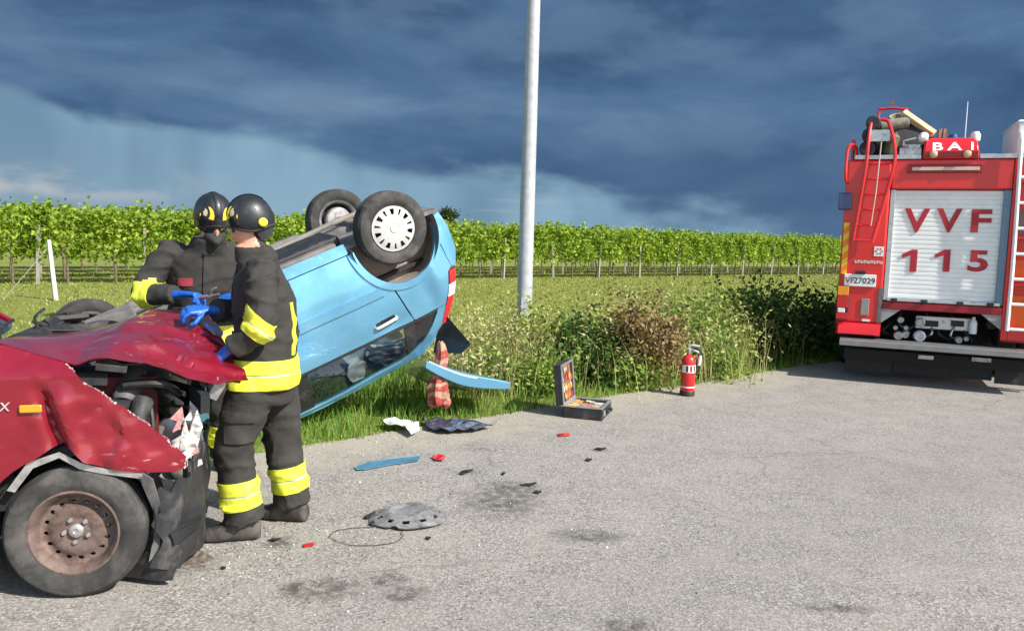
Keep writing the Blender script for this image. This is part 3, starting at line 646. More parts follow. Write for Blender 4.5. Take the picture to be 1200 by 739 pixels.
# light slot in the header
u0, z0 = TP(1063, 203); u1, z1 = TP(1152, 192)
rpanel('light_slot', u0, u1, z0, z1, -.012, .004, mat('slot_red', (.32, .01, .015), .4), hd, .006); rpanel('light_bar', u0 + .05, u1 - .03, z0 + .03, z1 - .035, -.02, -.0125, mat('bar_lens', (.60, .50, .38), .3), hd, .004)
# maker's box on the roof edge with two round lamps and lettering
u0, z0 = TP(1081, 187); u1, z1 = TP(1149, 160); ucx = (u0 + u1) / 2
mb = MB(); w = (u1 - u0) / 2
mb.loft([[Vector((ucx + s * w * k, y, z)) for s, y in ((-1, -.03 + i_), (1, -.03 + i_), (1, .42), (-1, .42))] for z, k, i_ in ((2.70, 1.0, 0), (2.78, 1.0, 0), (2.90, .95, .05), (z1, .80, .10))])
bx = mb.build('sign_box', M_red, truck, .02)
rpanel('lamp_strip', ucx - w * .97, ucx + w * .97, 2.715, 2.785, -.037, -.028, mat('lamp_strip', (.25, .01, .015), .4), bx, .003)
for k in (-.62, .58):
    mb = MB(); mb.lathe([(.036, 0), (.042, .012), (.03, .022), (.0, .025)], 20, rear(ucx + k * w, -.037, 2.75)); mb.build('round_lamp', mat('warm_lens', (.55, .40, .22), .25, coat=.4), bx)
Mt = Matrix.Translation((ucx - w * .70, -.0225, 2.798)) @ Matrix.Rotation(radians(67), 4, 'X')
for ch, du in (('B', 0), ('A', .17), ('I', .40)):
    me = text_mesh(ch, .145, extrude=.004, offset=.004); me.materials.clear(); me.materials.append(M_white); link('logo_letter', me, bx, Matrix.Translation((du, 0, 0)) @ Mt @ Matrix.Diagonal((1.45 if ch != 'I' else 1.2, 1, 1, 1)))
# roof: silver edge, deck, rails
rpanel('roof_edge', .09, u0 - .012, 2.702, 2.755, -.004, .05, M_alu, bev=.006); rpanel('roof_edge', u1 + .012, TW - .06, 2.702, 2.755, -.004, .05, M_alu, bev=.006)
rpanel('roof_deck', .06, TW - .06, 2.70, 2.725, .06, 3.5, M_checker, bev=0)
for u in (.06, TW - .06):
    mb = MB(); mb.tube([(u, .2, 2.72), (u, .2, 2.95), (u, 3.3, 2.95), (u, 3.3, 2.72)], .02, 8); mb.build('roof_rail', M_red, truck)
# left corner: grab rail, blue lamp, chevron strip, number plate, lamp cluster, small fittings
mb = MB(); mb.tube(catmull([(.03, -.01, 2.42), (.0, -.07, 2.48), (.0, -.07, 2.80), (.05, -.03, 2.88), (.10, .08, 2.84), (.11, .1, 2.70)], 4), .02, 8); mb.build('grab_rail', M_red, lc)
u0, z0 = TP(978, 246); u1, z1 = TP(997, 226); rpanel('blue_lamp', u0 + .035, u1 + .02, z0, z1, -.05, -.001, M_bluelens, truck, .02)
u0, z0 = TP(973, 320); u1, z1 = TP(996, 261); u0 = .02
M_chy = mat('chevron_yellow', (.86, .60, .03), .4, var=.06); M_cho = mat('chevron_orange', (.85, .24, .015), .4, var=.06)
cs = rpanel('chevron_strip', u0, u1, z0, z1, -.007, -.001, M_chy, truck, 0); k = 4; hh = (z1 - z0) / k
for i in range(k):
    a = z0 + i * hh
    mb = MB(); mb.prism([(u0, a), (u1, a + hh * .36), (u1, min(a + hh * .86, z1)), (u0, a + hh * .5)], -.0105, -.0075, Matrix(((1, 0, 0, 0), (0, 0, 1, 0), (0, 1, 0, 0), (0, 0, 0, 1)))); mb.build('chevron', M_cho, cs)
u0, z0 = TP(989, 334.5); u1, z1 = TP(1027, 322); pl = rpanel('number_plate', u0, u1, z0, z1, -.022, -.006, M_white, truck, .004)
hp = z1 - z0; text('plate_letters', 'VF', hp * .66, mat('plate_red', (.45, .03, .03), .5), pl, rear(u0 + .010, -.0235, z0 + hp * .26), extrude=.001, offset=.001)
text('plate_digits', '27029', hp * .66, M_black, pl, rear(u0 + .108, -.0235, z0 + hp * .26), extrude=.001, offset=.001)
rpanel('plate_lamp', (u0 + u1) / 2 - .06, (u0 + u1) / 2 + .07, z1 + .008, z1 + .045, -.06, -.001, M_black, truck, .015)
u0, _ = TP(980, 350); u1, _ = TP(994, 350); zc = [TP(985, y)[1] for y in (374, 363, 351, 336)]
tl = rpanel('tail_lamp', u0, u1 + .01, zc[0], zc[3] + .02, -.045, -.001, M_black, truck, .012)
rpanel('tail_lens', u0 + .01, u1, zc[0] + .01, zc[1] - .03, -.06, -.046, M_redlens, tl, .006); rpanel('reverse_lens', u0 + .025, u1 - .03, zc[1] - .026, zc[1] + .03, -.06, -.046, M_clearlens, tl, .006)
rpanel('brake_lens', u0 + .01, u1, zc[1] + .034, zc[2] + .055, -.06, -.046, M_redlens, tl, .006); rpanel('amber_lens', u0 + .01, u1, zc[2] + .06, zc[3] + .01, -.06, -.046, M_orange, tl, .006)
u0, z0 = TP(1008, 369); u1, z1 = TP(1019, 350); rpanel('reflector_plate', u0, u1, z0, z1, -.012, -.001, mat('grey_plate', (.30, .28, .25), .5, .3), truck, .005)
u0, z0 = TP(1010, 376); rpanel('small_sticker', u0, u0 + .09, z0, z0 + .025, -.005, -.001, M_white, truck, 0)
u0, z0 = TP(1027, 378); u1, z1 = TP(1039, 337); rpanel('checker_guard', u0, .512, z0, z1, -.009, -.001, M_checker, truck, .003)
u0, z0 = TP(1024, 300); u1, z1 = TP(1036, 289); em = rpanel('emblem_sticker', u0, u1, z0, z1, -.005, -.001, M_white, truck, 0)
mb = MB(); c_ = ((u0 + u1) / 2, (z0 + z1) / 2)
for a in range(6): mb.box((c_[0] + .032 * cos(a * 1.05), -.006, c_[1] + .032 * sin(a * 1.05)), (.018, .002, .018), rotm(0, a, 0))
mb.build('emblem_mark', M_letter, em)
u0, z0 = TP(1002, 307.5);                    # worn word: short white strokes
mb = MB()
for i in range(9):
    x = u0 + i * .036
    mb.box((x, -.0025, z0 + .012), (.007, .003, .036)); mb.box((x + .011, -.0025, z0 + (.026 if i % 2 else .0)), (.015, .003, .008)); mb.box((x + .020, -.0025, z0 + .012), (.006, .003, .030))
mb.build('worn_lettering', M_white, truck, 0)
tag(truck.children[-1], kind='stuff')
# pump recess and its fittings
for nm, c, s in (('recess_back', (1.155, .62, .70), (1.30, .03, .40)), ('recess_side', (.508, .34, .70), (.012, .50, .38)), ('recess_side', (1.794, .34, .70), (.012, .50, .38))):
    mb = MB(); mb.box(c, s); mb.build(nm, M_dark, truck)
for s in (-1, 1):
    mb = MB(); uu = .515 if s < 0 else 1.79; mb.prism([(uu, .90), (uu - s * .22, .90), (uu, .72)], -.14, -.01, Matrix(((1, 0, 0, 0), (0, 0, 1, .15), (0, 1, 0, 0), (0, 0, 0, 1)))); mb.build('corner_bracket', mat('bracket_grey', (.32, .31, .30), .6), truck)
def fit(px, py, r, l, m=M_steel, dy=.2, name='coupling'):
    u, z = TP(px, py, dy); mb = MB(); mb.lathe([(r * .7, -.15), (r * .7, l * .3), (r, l * .35), (r, l * .6), (r * .82, l * .65), (r * .82, l), (r * .6, l), (r * .55, l * .8), (0, l * .8)], 18, Matrix.Translation((u, dy, z)) @ XR); return mb.build(name, m, truck)
fit(1052, 392, .055, .16); fit(1060, 391, .045, .15); fit(1055, 374, .04, .12); fit(1061, 383, .03, .14); fit(1049, 383, .03, .12); fit(1077, 393, .07, .14, M_alu); fit(1078, 377, .055, .10)
fit(1122, 397, .042, .16); fit(1131, 396, .03, .12); fit(1162, 380, .06, .08, M_hose)
u0, z0 = TP(1072, 384, .25); u1, z1 = TP(1142, 373, .25); rpanel('control_panel', u0, u1, z0, z1, .2, .3, M_alu, truck, .01)
for a, b in ((1083, 1100), (1114, 1130)):
    ua, za = TP(a, 382, .2); ub, zb = TP(b, 376, .2); rpanel('gauge_plate', ua, ub, za, zb, .188, .199, M_black, truck, .004)
u, z = TP(1140, 388, .12); mb = MB(); mb.lathe([(.0, 0), (.040, 0), (.042, .02), (.042, .13), (.03, .16), (.018, .175), (.018, .20), (0, .20)], 18, Matrix.Translation((u, .12, z - .03))); mb.build('white_bottle', M_white, truck)
r_ = random.Random(9)
for i in range(7):
    u = .62 + i * .14; mb = MB(); mb.tube(catmull([(u, .45, .84), (u + r_.uniform(-.05, .08), .25, .72 + r_.uniform(-.06, .06)), (u + r_.uniform(-.1, .1), .15, .60), (u + r_.uniform(-.1, .15), .3, .54)], 4), .014, 7); mb.build('pipe', M_steel if i % 2 else M_hose, truck)
# rear step, underside, mudflaps, wheels
rpanel('rear_step', .06, TW - .06, .468, .51, -.30, .14, M_checker, truck, .008)
rpanel('step_edge', .06, TW - .06, .445, .512, -.325, -.302, mat('step_edge_grey', (.26, .26, .25), .5, .4), truck, .006)
rpanel('underrun_beam', .12, TW - .12, .24, .38, .0, .10, M_dark, truck, .01)
for u in (.72, 1.74): rpanel('chassis_rail', u - .05, u + .05, .48, .72, .62, 6.2, M_black, truck, .005)
for u in (.14, 1.80): rpanel('mudflap', u, u + .54, .06, .46, .20, .22, M_black, truck, 0)
rpanel('underside_shade', .70, 1.78, .08, .45, .26, .29, M_black, truck, 0)  # black sheet standing in for the shade under the truck
for a, b, c, d in ((.95, .36, 1.12, .31), (1.52, .38, 1.72, .33)): rpanel('tow_bracket', a, c, d, b, -.012, -.001, M_steel, truck, .004)
rpanel('fuel_tank', .30, 2.1, .30, .62, .9, 1.0, M_dark, truck, .02)
def truck_wheel(u, y, w):
    o = rp = MB(); R, h = .47, w / 2
    o.lathe([(.26, -h), (.36, -h - .01), (.44, -h + .015), (R, -h + .05), (R, -.02), (R - .012, -.015), (R - .012, .015), (R, .02), (R, h - .05), (.44, h - .015), (.36, h + .01), (.26, h)], 36, Matrix.Translation((u, y, .47)) @ Matrix.Rotation(pi / 2, 4, 'Y'), close=True)
    t = o.build('wheel', M_rubber, truck); m2 = MB(); m2.lathe([(.0, h - .10), (.10, h - .09), (.12, h - .12), (.22, h - .12), (.262, h - .01), (.262, -h), (.0, -h + .05)], 28, Matrix.Translation((u, y, .47)) @ Matrix.Rotation(pi / 2 if u > 1 else -pi / 2, 4, 'Y')); m2.build('rim', M_steel, t)
for u in (.16, .45, 2.01, 2.30): truck_wheel(u, 1.55, .25)
for u in (.18, 2.28): truck_wheel(u, 5.15, .28)
mb = MB(); mb.prism([(6.25, .62), (6.25, 1.5), (6.05, 2.50), (5.9, 2.62), (3.75, 2.62), (3.75, .62)], .03, TW - .03, Matrix(((0, 0, 1, 0), (1, 0, 0, 0), (0, 1, 0, 0), (0, 0, 0, 1)))); cb = mb.build('cab', M_red, truck, .05)
for u, m_ in ((.024, 0), (TW - .028, 1)):
    mb = MB(); mb.box((u, 5.4, 1.95), (.006, .8, .7)); mb.build('cab_window', mat('cab_glass', (.02, .025, .03), .08, var=.02), cb, .02)
    mb = MB(); mb.box((u, 4.35, 1.95), (.006, .8, .7)); mb.build('cab_window', mat('cab_glass', (.02, .025, .03), .08, var=.02), cb, .02)
for u in (-.0, TW):
    mb = MB(); mb.box((u, 2.0, 1.75), (.02, 2.6, 1.35)); mb.build('side_shutter', M_white, truck, .01)
# red climbing ladder hung on the left of the rear face, hooped over the roof edge
la, lb = TP(1009, 190), TP(1047, 190)
ld = tag(thing('access_ladder', 'red tubular access ladder hooked over the left of the truck roof', 'ladder', M=TM))
A0, A1, A2 = TP(999, 284), TP(1014, 200), TP(1021, 140); B0, B1, B2 = TP(1022, 284), TP(1046, 200), TP(1043, 140)
mb = MB(); mb.tube(catmull([(A0[0], -.05, A0[1]), (A1[0], -.07, A1[1]), (A1[0] + .01, -.06, 2.85), (A2[0], .02, A2[1] - .06), (A2[0] + .05, .05, A2[1]), (B2[0] - .05, .05, B2[1]), (B2[0], .02, B2[1] - .06), (B1[0], -.06, 2.85), (B1[0], -.07, B1[1]), (B0[0], -.05, B0[1])], 6), .021, 9); mb.build('rail', M_red, ld)
for i in range(6):
    t = i / 5; z = A0[1] + .03 + t * (2.62 - A0[1]); k = (z - A0[1]) / (A1[1] - A0[1]); k = min(k, 1.05); ua = A0[0] + (A1[0] - A0[0]) * k; ub = B0[0] + (B1[0] - B0[0]) * k
    mb = MB(); mb.tube([(ua, -.06, z), (ub, -.06, z)], .013, 7); mb.build('rung', M_red, ld)
ua, za = TP(1019, 166); ub, zb = TP(1044, 152); mb = MB(); mb.box(((ua + ub) / 2, .0, (za + zb) / 2), (ub - ua, .02, zb - za)); mb.build('step_plate', M_alu, ld, .004)
ua, za = TP(1031, 190); mb = MB(); mb.tube([(ua, -.09, 2.9), (ua - .02, -.09, 2.3), (ua - .05, -.08, 1.9)], .007, 6); mb.build('strap', mat('strap', (.5, .45, .36), .8), ld)
# steel ladder on the right of the rear face
l2 = tag(thing('steel_ladder', 'white rear ladder hung over the open locker right of the roller shutter', 'ladder', M=TM))
for u in (1.845, 2.20):
    mb = MB(); mb.tube(catmull([(u, -.05, .72), (u, -.05, 1.6), (u - .02, -.05, 2.75), (u - .02, -.03, 2.92), (u - .01, .08, 3.0), (u, .2, 2.94), (u, .22, 2.73)], 6), .022, 8); mb.build('rail', M_white, l2)
for i in range(7): mb = MB(); z = .74 + i * .29; mb.tube([(1.845, -.05, z), (2.20, -.05, z)], .018, 7); mb.build('rung', M_white, l2)
# things carried on the roof
def onroof(name, label, cat, mbf, m, bev=0, group=None):
    mb = MB(); mbf(mb); me = mb.mesh(name, m); o = link(name, me, None, TM.copy()); tag(o, label, cat, group)
    if bev: b = o.modifiers.new('bevel', 'BEVEL'); b.width = bev; b.segments = 2; b.limit_method = 'ANGLE'
    return o
r_ = random.Random(6)
hoses = [((.22, 2.84), .075, 'short black suction hose lying on the truck roof left of the red ladder'), ((.24, 3.00), .075, 'black suction hose stacked second on the truck roof left of the red ladder'), ((.27, 3.15), .07, 'black suction hose on top of the stack at the left roof edge')]
for (u, z), r, lab in hoses:
    onroof('suction_hose', lab, 'hose', lambda mb: (mb.tube([(u, .12, z), (u + .05, .8, z), (u + .02, 2.6, z)], [r * 1.15, r, r], 12), mb.lathe([(r * .5, 0), (r * 1.2, 0), (r * 1.2, .12), (r, .14)], 14, Matrix.Translation((u, .13, z)) @ XR @ Matrix.Translation((0, 0, -.02)))), M_hose, group='hoses on the truck roof')
ua, za = TP(1062, 150, .3); ub, zb = TP(1092, 168, .3)
onroof('hose_roll', 'rolled dark fire hose lying behind the red ladder on the truck roof', 'hose', lambda mb: [mb.lathe([(R_ - .022, -.03), (R_, -.03), (R_, .03), (R_ - .022, .03)], 26, Matrix.Translation((.72, .35, 2.98)) @ Matrix.Rotation(1.2, 4, 'X'), close=True) for R_ in (.08, .12, .16, .20, .24)], M_hose)
for k, (p0, p1, s, lab) in enumerate((((1058, 132), (1094, 158), .085, 'pale timber beam sloping down across the roof load, topmost'), ((1063, 142), (1090, 166), .07, 'brown timber beam sloping under the pale one on the roof load'), ((1056, 156), (1084, 176), .075, 'dark grey beam at the bottom of the roof load'))):
    a = TP(*p0, .35); b = TP(*p1, .35); a3 = Vector((a[0], .35 + k * .06, a[1])); b3 = Vector((b[0], .30 + k * .06, b[1]))
    onroof('load_beam', lab, 'beam', lambda mb: mb.tube([a3, b3], s * .62, 4), [mat('pale_timber', (.55, .42, .25), .8, var=.2), M_beam, M_hose][k], .006, 'beams of the roof load')
onroof('dark_kit_bag', 'black equipment bag stuffed under the beams on the truck roof', 'bag', lambda mb: mb.loft([[Vector((.60 + cx * w, .55 + sy * d, z)) for cx, sy in ((-1, -1), (0, -1.15), (1, -1), (1, 1), (0, 1.1), (-1, 1))] for z, w, d in ((2.727, .27, .25), (2.85, .32, .30), (3.05, .28, .26), (3.18, .18, .16))]), M_hose, .03)
onroof('grey_pump_unit', 'pale grey equipment unit on the roof edge between ladder and sign box', 'equipment', lambda mb: (mb.box((.70, .12, 2.80), (.24, .14, .08)), mb.box((.72, .14, 2.86), (.18, .12, .05)), mb.tube([(.62, .1, 2.78), (.62, .1, 2.93), (.76, .1, 2.96)], .014, 7)), M_alu, .01)
lg = thing('tube_frame', 'red tubular frame standing on the truck roof over the load', 'frame', M=TM)
for y in (.9, 1.5):
    a = TP(1030, 128, y); b = TP(1064, 128, y); mb = MB(); mb.tube(catmull([(a[0] - .02, y, 2.72), (a[0], y, a[1] - .08), (a[0] + .06, y, a[1]), (b[0] - .06, y, b[1]), (b[0], y, b[1] - .08), (b[0] + .02, y, 2.72)], 5), .017, 8); mb.build('hoop', M_red, lg)
mb = MB(); mb.tube([(a[0] + .15, .9, a[1] + .003), (a[0] + .15, 1.5, a[1] + .003)], .012, 6); mb.build('crossbar', M_red, lg)
u, z = TP(1116, 160, .5); mb = MB(); mb.lathe([(.085, 2.727), (.085, 2.86), (.075, 2.865), (.075, 2.98), (.055, 3.04), (0, 3.05)], 20, Matrix.Translation((u, .5, 0))); mb.build('blue_beacon', M_bluelens, truck)
u, z = TP(1143, 160, .5); mb = MB(); mb.lathe([(.02, 2.727), (.02, 2.94), (.055, 2.96), (.06, 3.03), (.04, 3.07), (0, 3.075)], 16, Matrix.Translation((u, .5, 0))); mb.build('white_lamp', M_clearlens, truck)
u, z = TP(1134, 122, .6); mb = MB(); mb.tube([(u, .6, 2.72), (u, .6, 3.45)], [.008, .004], 6); mb.build('antenna', M_white, truck)
onroof('equipment_chest', 'white equipment chest on the right of the truck roof beside the ladder hooks', 'chest', lambda mb: (mb.box((2.08, .75, 2.93), (.52, 1.1, .40)), mb.box((2.08, .75, 3.145), (.54, 1.12, .03))), M_white, .015)
for k, u in enumerate((1.02, 1.07)): mb = MB(); mb.box((u, .55, 2.92), (.03, .2, .38), rotm(0, .1, 0)); mb.build('roof_board', M_beam, truck)

onroof('canvas_roll', 'grey rolled canvas lying crosswise behind the red ladder on the truck roof', 'roll', lambda mb: mb.tube([(.34, .30, 3.13), (.36, .30, 3.13), (.66, .34, 3.18), (.68, .34, 3.18)], [.05, .075, .075, .05], 12), mat('canvas', (.22, .20, .16), .9, var=.3, vscale=20))
onroof('rope_coil', 'tan rope coil on top of the kit bag on the truck roof', 'rope', lambda mb: [mb.lathe([(R_ - .012, -.012), (R_, -.012), (R_, .012), (R_ - .012, .012)], 20, Matrix.Translation((.56, .42, 3.20 + .02 * k_)) @ Matrix.Rotation(.5, 4, 'X'), close=True) for k_, R_ in enumerate((.13, .12, .13, .11))], mat('rope', (.42, .33, .2), .9, var=.3, vscale=40))
onroof('metal_canister', 'olive metal canister wedged beside the hose roll on the truck roof', 'canister', lambda mb: (mb.lathe([(0, 0), (.07, 0), (.075, .02), (.075, .22), (.05, .25), (.03, .26), (.03, .28), (0, .28)], 16, Matrix.Translation((.46, .22, 2.78)) @ Matrix.Rotation(.25, 4, 'Y')),), mat('olive_paint', (.10, .11, .05), .5, var=.2))
onroof('metal_canister', 'white capped canister lying at the foot of the pale timber beam', 'canister', lambda mb: mb.lathe([(0, 0), (.05, 0), (.055, .02), (.055, .10), (.03, .13), (0, .13)], 14, Matrix.Translation((.83, .12, 2.95)) @ Matrix.Rotation(1.4, 4, 'X')), M_white)
# ================================================================== CARS
M_blue = mat('light_blue_paint', (.150, .400, .600), .27, .55, var=.10, vscale=3, coat=.7, dirt=(.26, .38, .46), dscale=3.2, dlo=.50, dhi=.95)
M_carred = mat('crimson_paint', (.215, .007, .019), .30, .15, var=.10, vscale=4, coat=.7, dirt=(.25, .07, .07), dscale=6, dlo=.60, dhi=.9, bump=.03, bscale=14)
def scratches(m, col=(.50, .30, .30), lo=.60, hi=.66):
    """scrapes and flaked paint left by the impact"""
    T = NT(m.node_tree); b = next(n for n in T.n if n.type == 'BSDF_PRINCIPLED'); lk = b.inputs['Base Color'].links[0]; src = lk.from_socket; v = T.node('ShaderNodeTexCoord').outputs['Object']
    mp = T.node('ShaderNodeMapping'); mp.inputs['Scale'].default_value = (1.0, 3.0, 5.0); mp.inputs['Rotation'].default_value = (.2, .5, .6); T.l.new(v, mp.inputs['Vector'])
    k = T.m('MULTIPLY', T.ss(lo, hi, T.noise(mp.outputs[0], 9, 6, .7, .5)), T.ss(.50, .62, T.noise(v, 4.5, 3, .5))); sx = T.node('ShaderNodeSeparateXYZ'); T.l.new(v, sx.inputs[0]); k = T.m('MULTIPLY', k, T.ss(-.15, .20, sx.outputs[0]))
    T.put(b.inputs['Base Color'], T.mix(T.m('MULTIPLY', k, .75), src, col))
scratches(M_carred)
M_under = mat('underbody', (.17, .16, .15), .75, .2, var=.35, vscale=7, bump=.3, bscale=25, dirt=(.26, .23, .18), dscale=4, dlo=.45, dhi=.75)
M_liner = mat('arch_liner', (.27, .22, .18), .9, var=.25, vscale=8, bump=.2, bscale=40)
M_glass = glass_mat('car_glass'); M_fabric = mat('seat_fabric', (.028, .028, .030), .9, var=.25, vscale=30, bump=.1)
M_hub = mat('hubcap_silver', (.50, .50, .49), .35, .15, var=.06, dirt=(.42, .40, .37), dscale=7, dlo=.55, dhi=.95)
M_bare = mat('bare_metal', (.48, .47, .46), .45, .7, var=.25, vscale=18, dirt=(.2, .18, .16), dscale=12)
M_greyplastic = mat('grey_plastic', (.085, .085, .088), .6, var=.25, vscale=14, bump=.1, dirt=(.19, .18, .165), dscale=6, dlo=.45, dhi=.8)

def tab(xs, ys): return lambda x: float(np.interp(x, xs, ys))
_prof = tab([.18, .25, .35, .48, .60, .75, .90, 1.02, 1.15, 1.28, 1.36, 1.42], [.680, .722, .765, .800, .812, .808, .790, .758, .708, .645, .598, .545])
_plan = tab([-.58, -.52, -.44, -.34, -.2, 0, .4, 1.6, 2.2, 2.6, 2.85, 3.0, 3.1, 3.2], [.72, .80, .86, .91, .955, .982, 1, 1, .985, .955, .90, .84, .76, .66])
_roof = tab([-.1, .0, .12, .4, .8, 1.2, 1.6, 1.82, 2.0], [1.27, 1.335, 1.38, 1.425, 1.45, 1.45, 1.425, 1.39, 1.33])
_hood = tab([2.2, 2.4, 2.7, 2.95, 3.05, 3.12], [1.0, .98, .93, .83, .76, .64])
def Wd(x, z): return _prof(z) * _plan(x)
def arc(cx, cz, r, a0, a1, n): return [(cx + r * cos(radians(a0 + (a1 - a0) * i / n)), cz + r * sin(radians(a0 + (a1 - a0) * i / n))) for i in range(n + 1)]
DLO = [(-.15, 1.015), (-.065, 1.125), (.05, 1.235), (.27, 1.328), (1.0, 1.365), (1.6, 1.340), (1.90, 1.235), (2.30, 1.015)]
FWB = 2.42

def tyre_wheel(parent, pos, axis, R=.30, w=.175, style='cap', mrim=None, spin=0.0):
    """axis: outward direction of the wheel face"""
    z = Vector(axis).normalized(); x = Vector((0, 0, 1)); x = (x - z * x.dot(z)).normalized(); y = z.cross(x); rot = Matrix((x, y, z)).transposed().to_4x4() @ Matrix.Rotation(spin, 4, 'Z'); M = Matrix.Translation(pos) @ rot
    h = w / 2; r0 = R * .64
    mb = MB(); pr = [(r0, -h * .85), (r0 + .02, -h), (R * .80, -h * 1.08), (R * .93, -h * .98), (R * .985, -h * .75)]
    for k in (-.5, -.18, .18, .5): pr += [(R, h * (k - .13)), (R, h * (k + .07)), (R * .975, h * (k + .075)), (R * .975, h * (k + .125))]
    pr += [(R, h * .64), (R * .985, h * .75), (R * .93, h * .98), (R * .80, h * 1.08), (r0 + .02, h), (r0, h * .85)]
    mb.lathe(pr, 56, close=True); ty = mb.build('wheel', M_rubber, parent, M=M)
    mb = MB(); mb.lathe([(r0 + .002, -h * .86), (r0 - .012, -h * .8), (r0 - .025, -h * .5), (r0 - .03, h * .3), (r0 - .012, h * .75), (r0 + .003, h * .88), (r0 - .006, h * .90), (r0 - .018, h * .72), (r0 - .036, h * .3), (r0 - .03, -h * .5), (r0 - .018, -h * .8)], 48, close=True); rim = mb.build('rim', mrim or M_steel, ty)
    circ = lambda r, n=48: [(r * cos(2 * pi * i / n), r * sin(2 * pi * i / n)) for i in range(n)]
    if style == 'cap':
        rc = r0 - .002; holes = []
        for i in range(14):
            a = 2 * pi * i / 14; wdt = (.13 if i % 2 else .25) * .5; r1, r2 = (rc * .62, rc * .87)
            holes.append([(r1 * cos(a - wdt * .7), r1 * sin(a - wdt * .7)), (r2 * cos(a - wdt), r2 * sin(a - wdt)), (r2 * cos(a + wdt), r2 * sin(a + wdt)), (r1 * cos(a + wdt * .7), r1 * sin(a + wdt * .7))])
        f = lambda a, b: (a, b, h * .88 + .018 * max(0, 1 - (hypot(a, b) / (rc * .92)) ** 4) - .010 * max(0, 1 - hypot(a, b) / .05))
        patch('hubcap', circ(rc, 56), f, M_hub, ty, .02, .006, (0, 0, -1), holes=holes)
        mb = MB(); mb.lathe([(.0, h * .5), (rc * .9, h * .45), (rc * .9, h * .3)], 32); mb.build('wheel_disc', M_dark, ty)
        mb = MB(); mb.lathe([(.034, h * .88 + .006), (.036, h * .88 + .016), (.03, h * .88 + .021), (0, h * .88 + .021)], 24); mb.build('centre_badge', M_hub, ty)
    else:
        rc = r0 - .028; holes = []
        for i in range(16):
            a = 2 * pi * i / 16; c = (rc * .80 * cos(a), rc * .80 * sin(a)); holes.append([(c[0] + .0095 * cos(t * pi / 4 + .3), c[1] + .0125 * sin(t * pi / 4 + .3)) for t in range(8)])
        pf = tab([0, .03, .055, .065, .085, .105, .115, .135, .15, rc], [h * .35, h * .35, h * .33, h * .42, h * .44, h * .40, h * .30, h * .24, h * .28, h * .42])
        patch('wheel_disc', circ(rc, 56), lambda a, b: (a, b, pf(hypot(a, b))), mrim, ty, .012, .006, (0, 0, -1), holes=holes)
        mb = MB(); mb.lathe([(.03, h * .3), (.03, h * .50), (.024, h * .56), (.012, h * .58), (.010, h * .52), (0, h * .52)], 20); mb.build('hub', M_bare, ty)
        for i in range(5):
            a = 2 * pi * i / 5 + .4; mb = MB(); mb.lathe([(.0105, h * .3), (.0105, h * .50), (.008, h * .54), (0, h * .54)], 6, Matrix.Translation((.052 * cos(a), .052 * sin(a), 0))); mb.build('wheel_nut', M_bare, ty)
    mb = MB(); mb.lathe([(.0, -h * .9), (.11, -h * .88), (.125, -h * .7), (.125, h * .1), (0, h * .1)], 24); mb.build('brake_drum', M_bare, ty)
    return ty

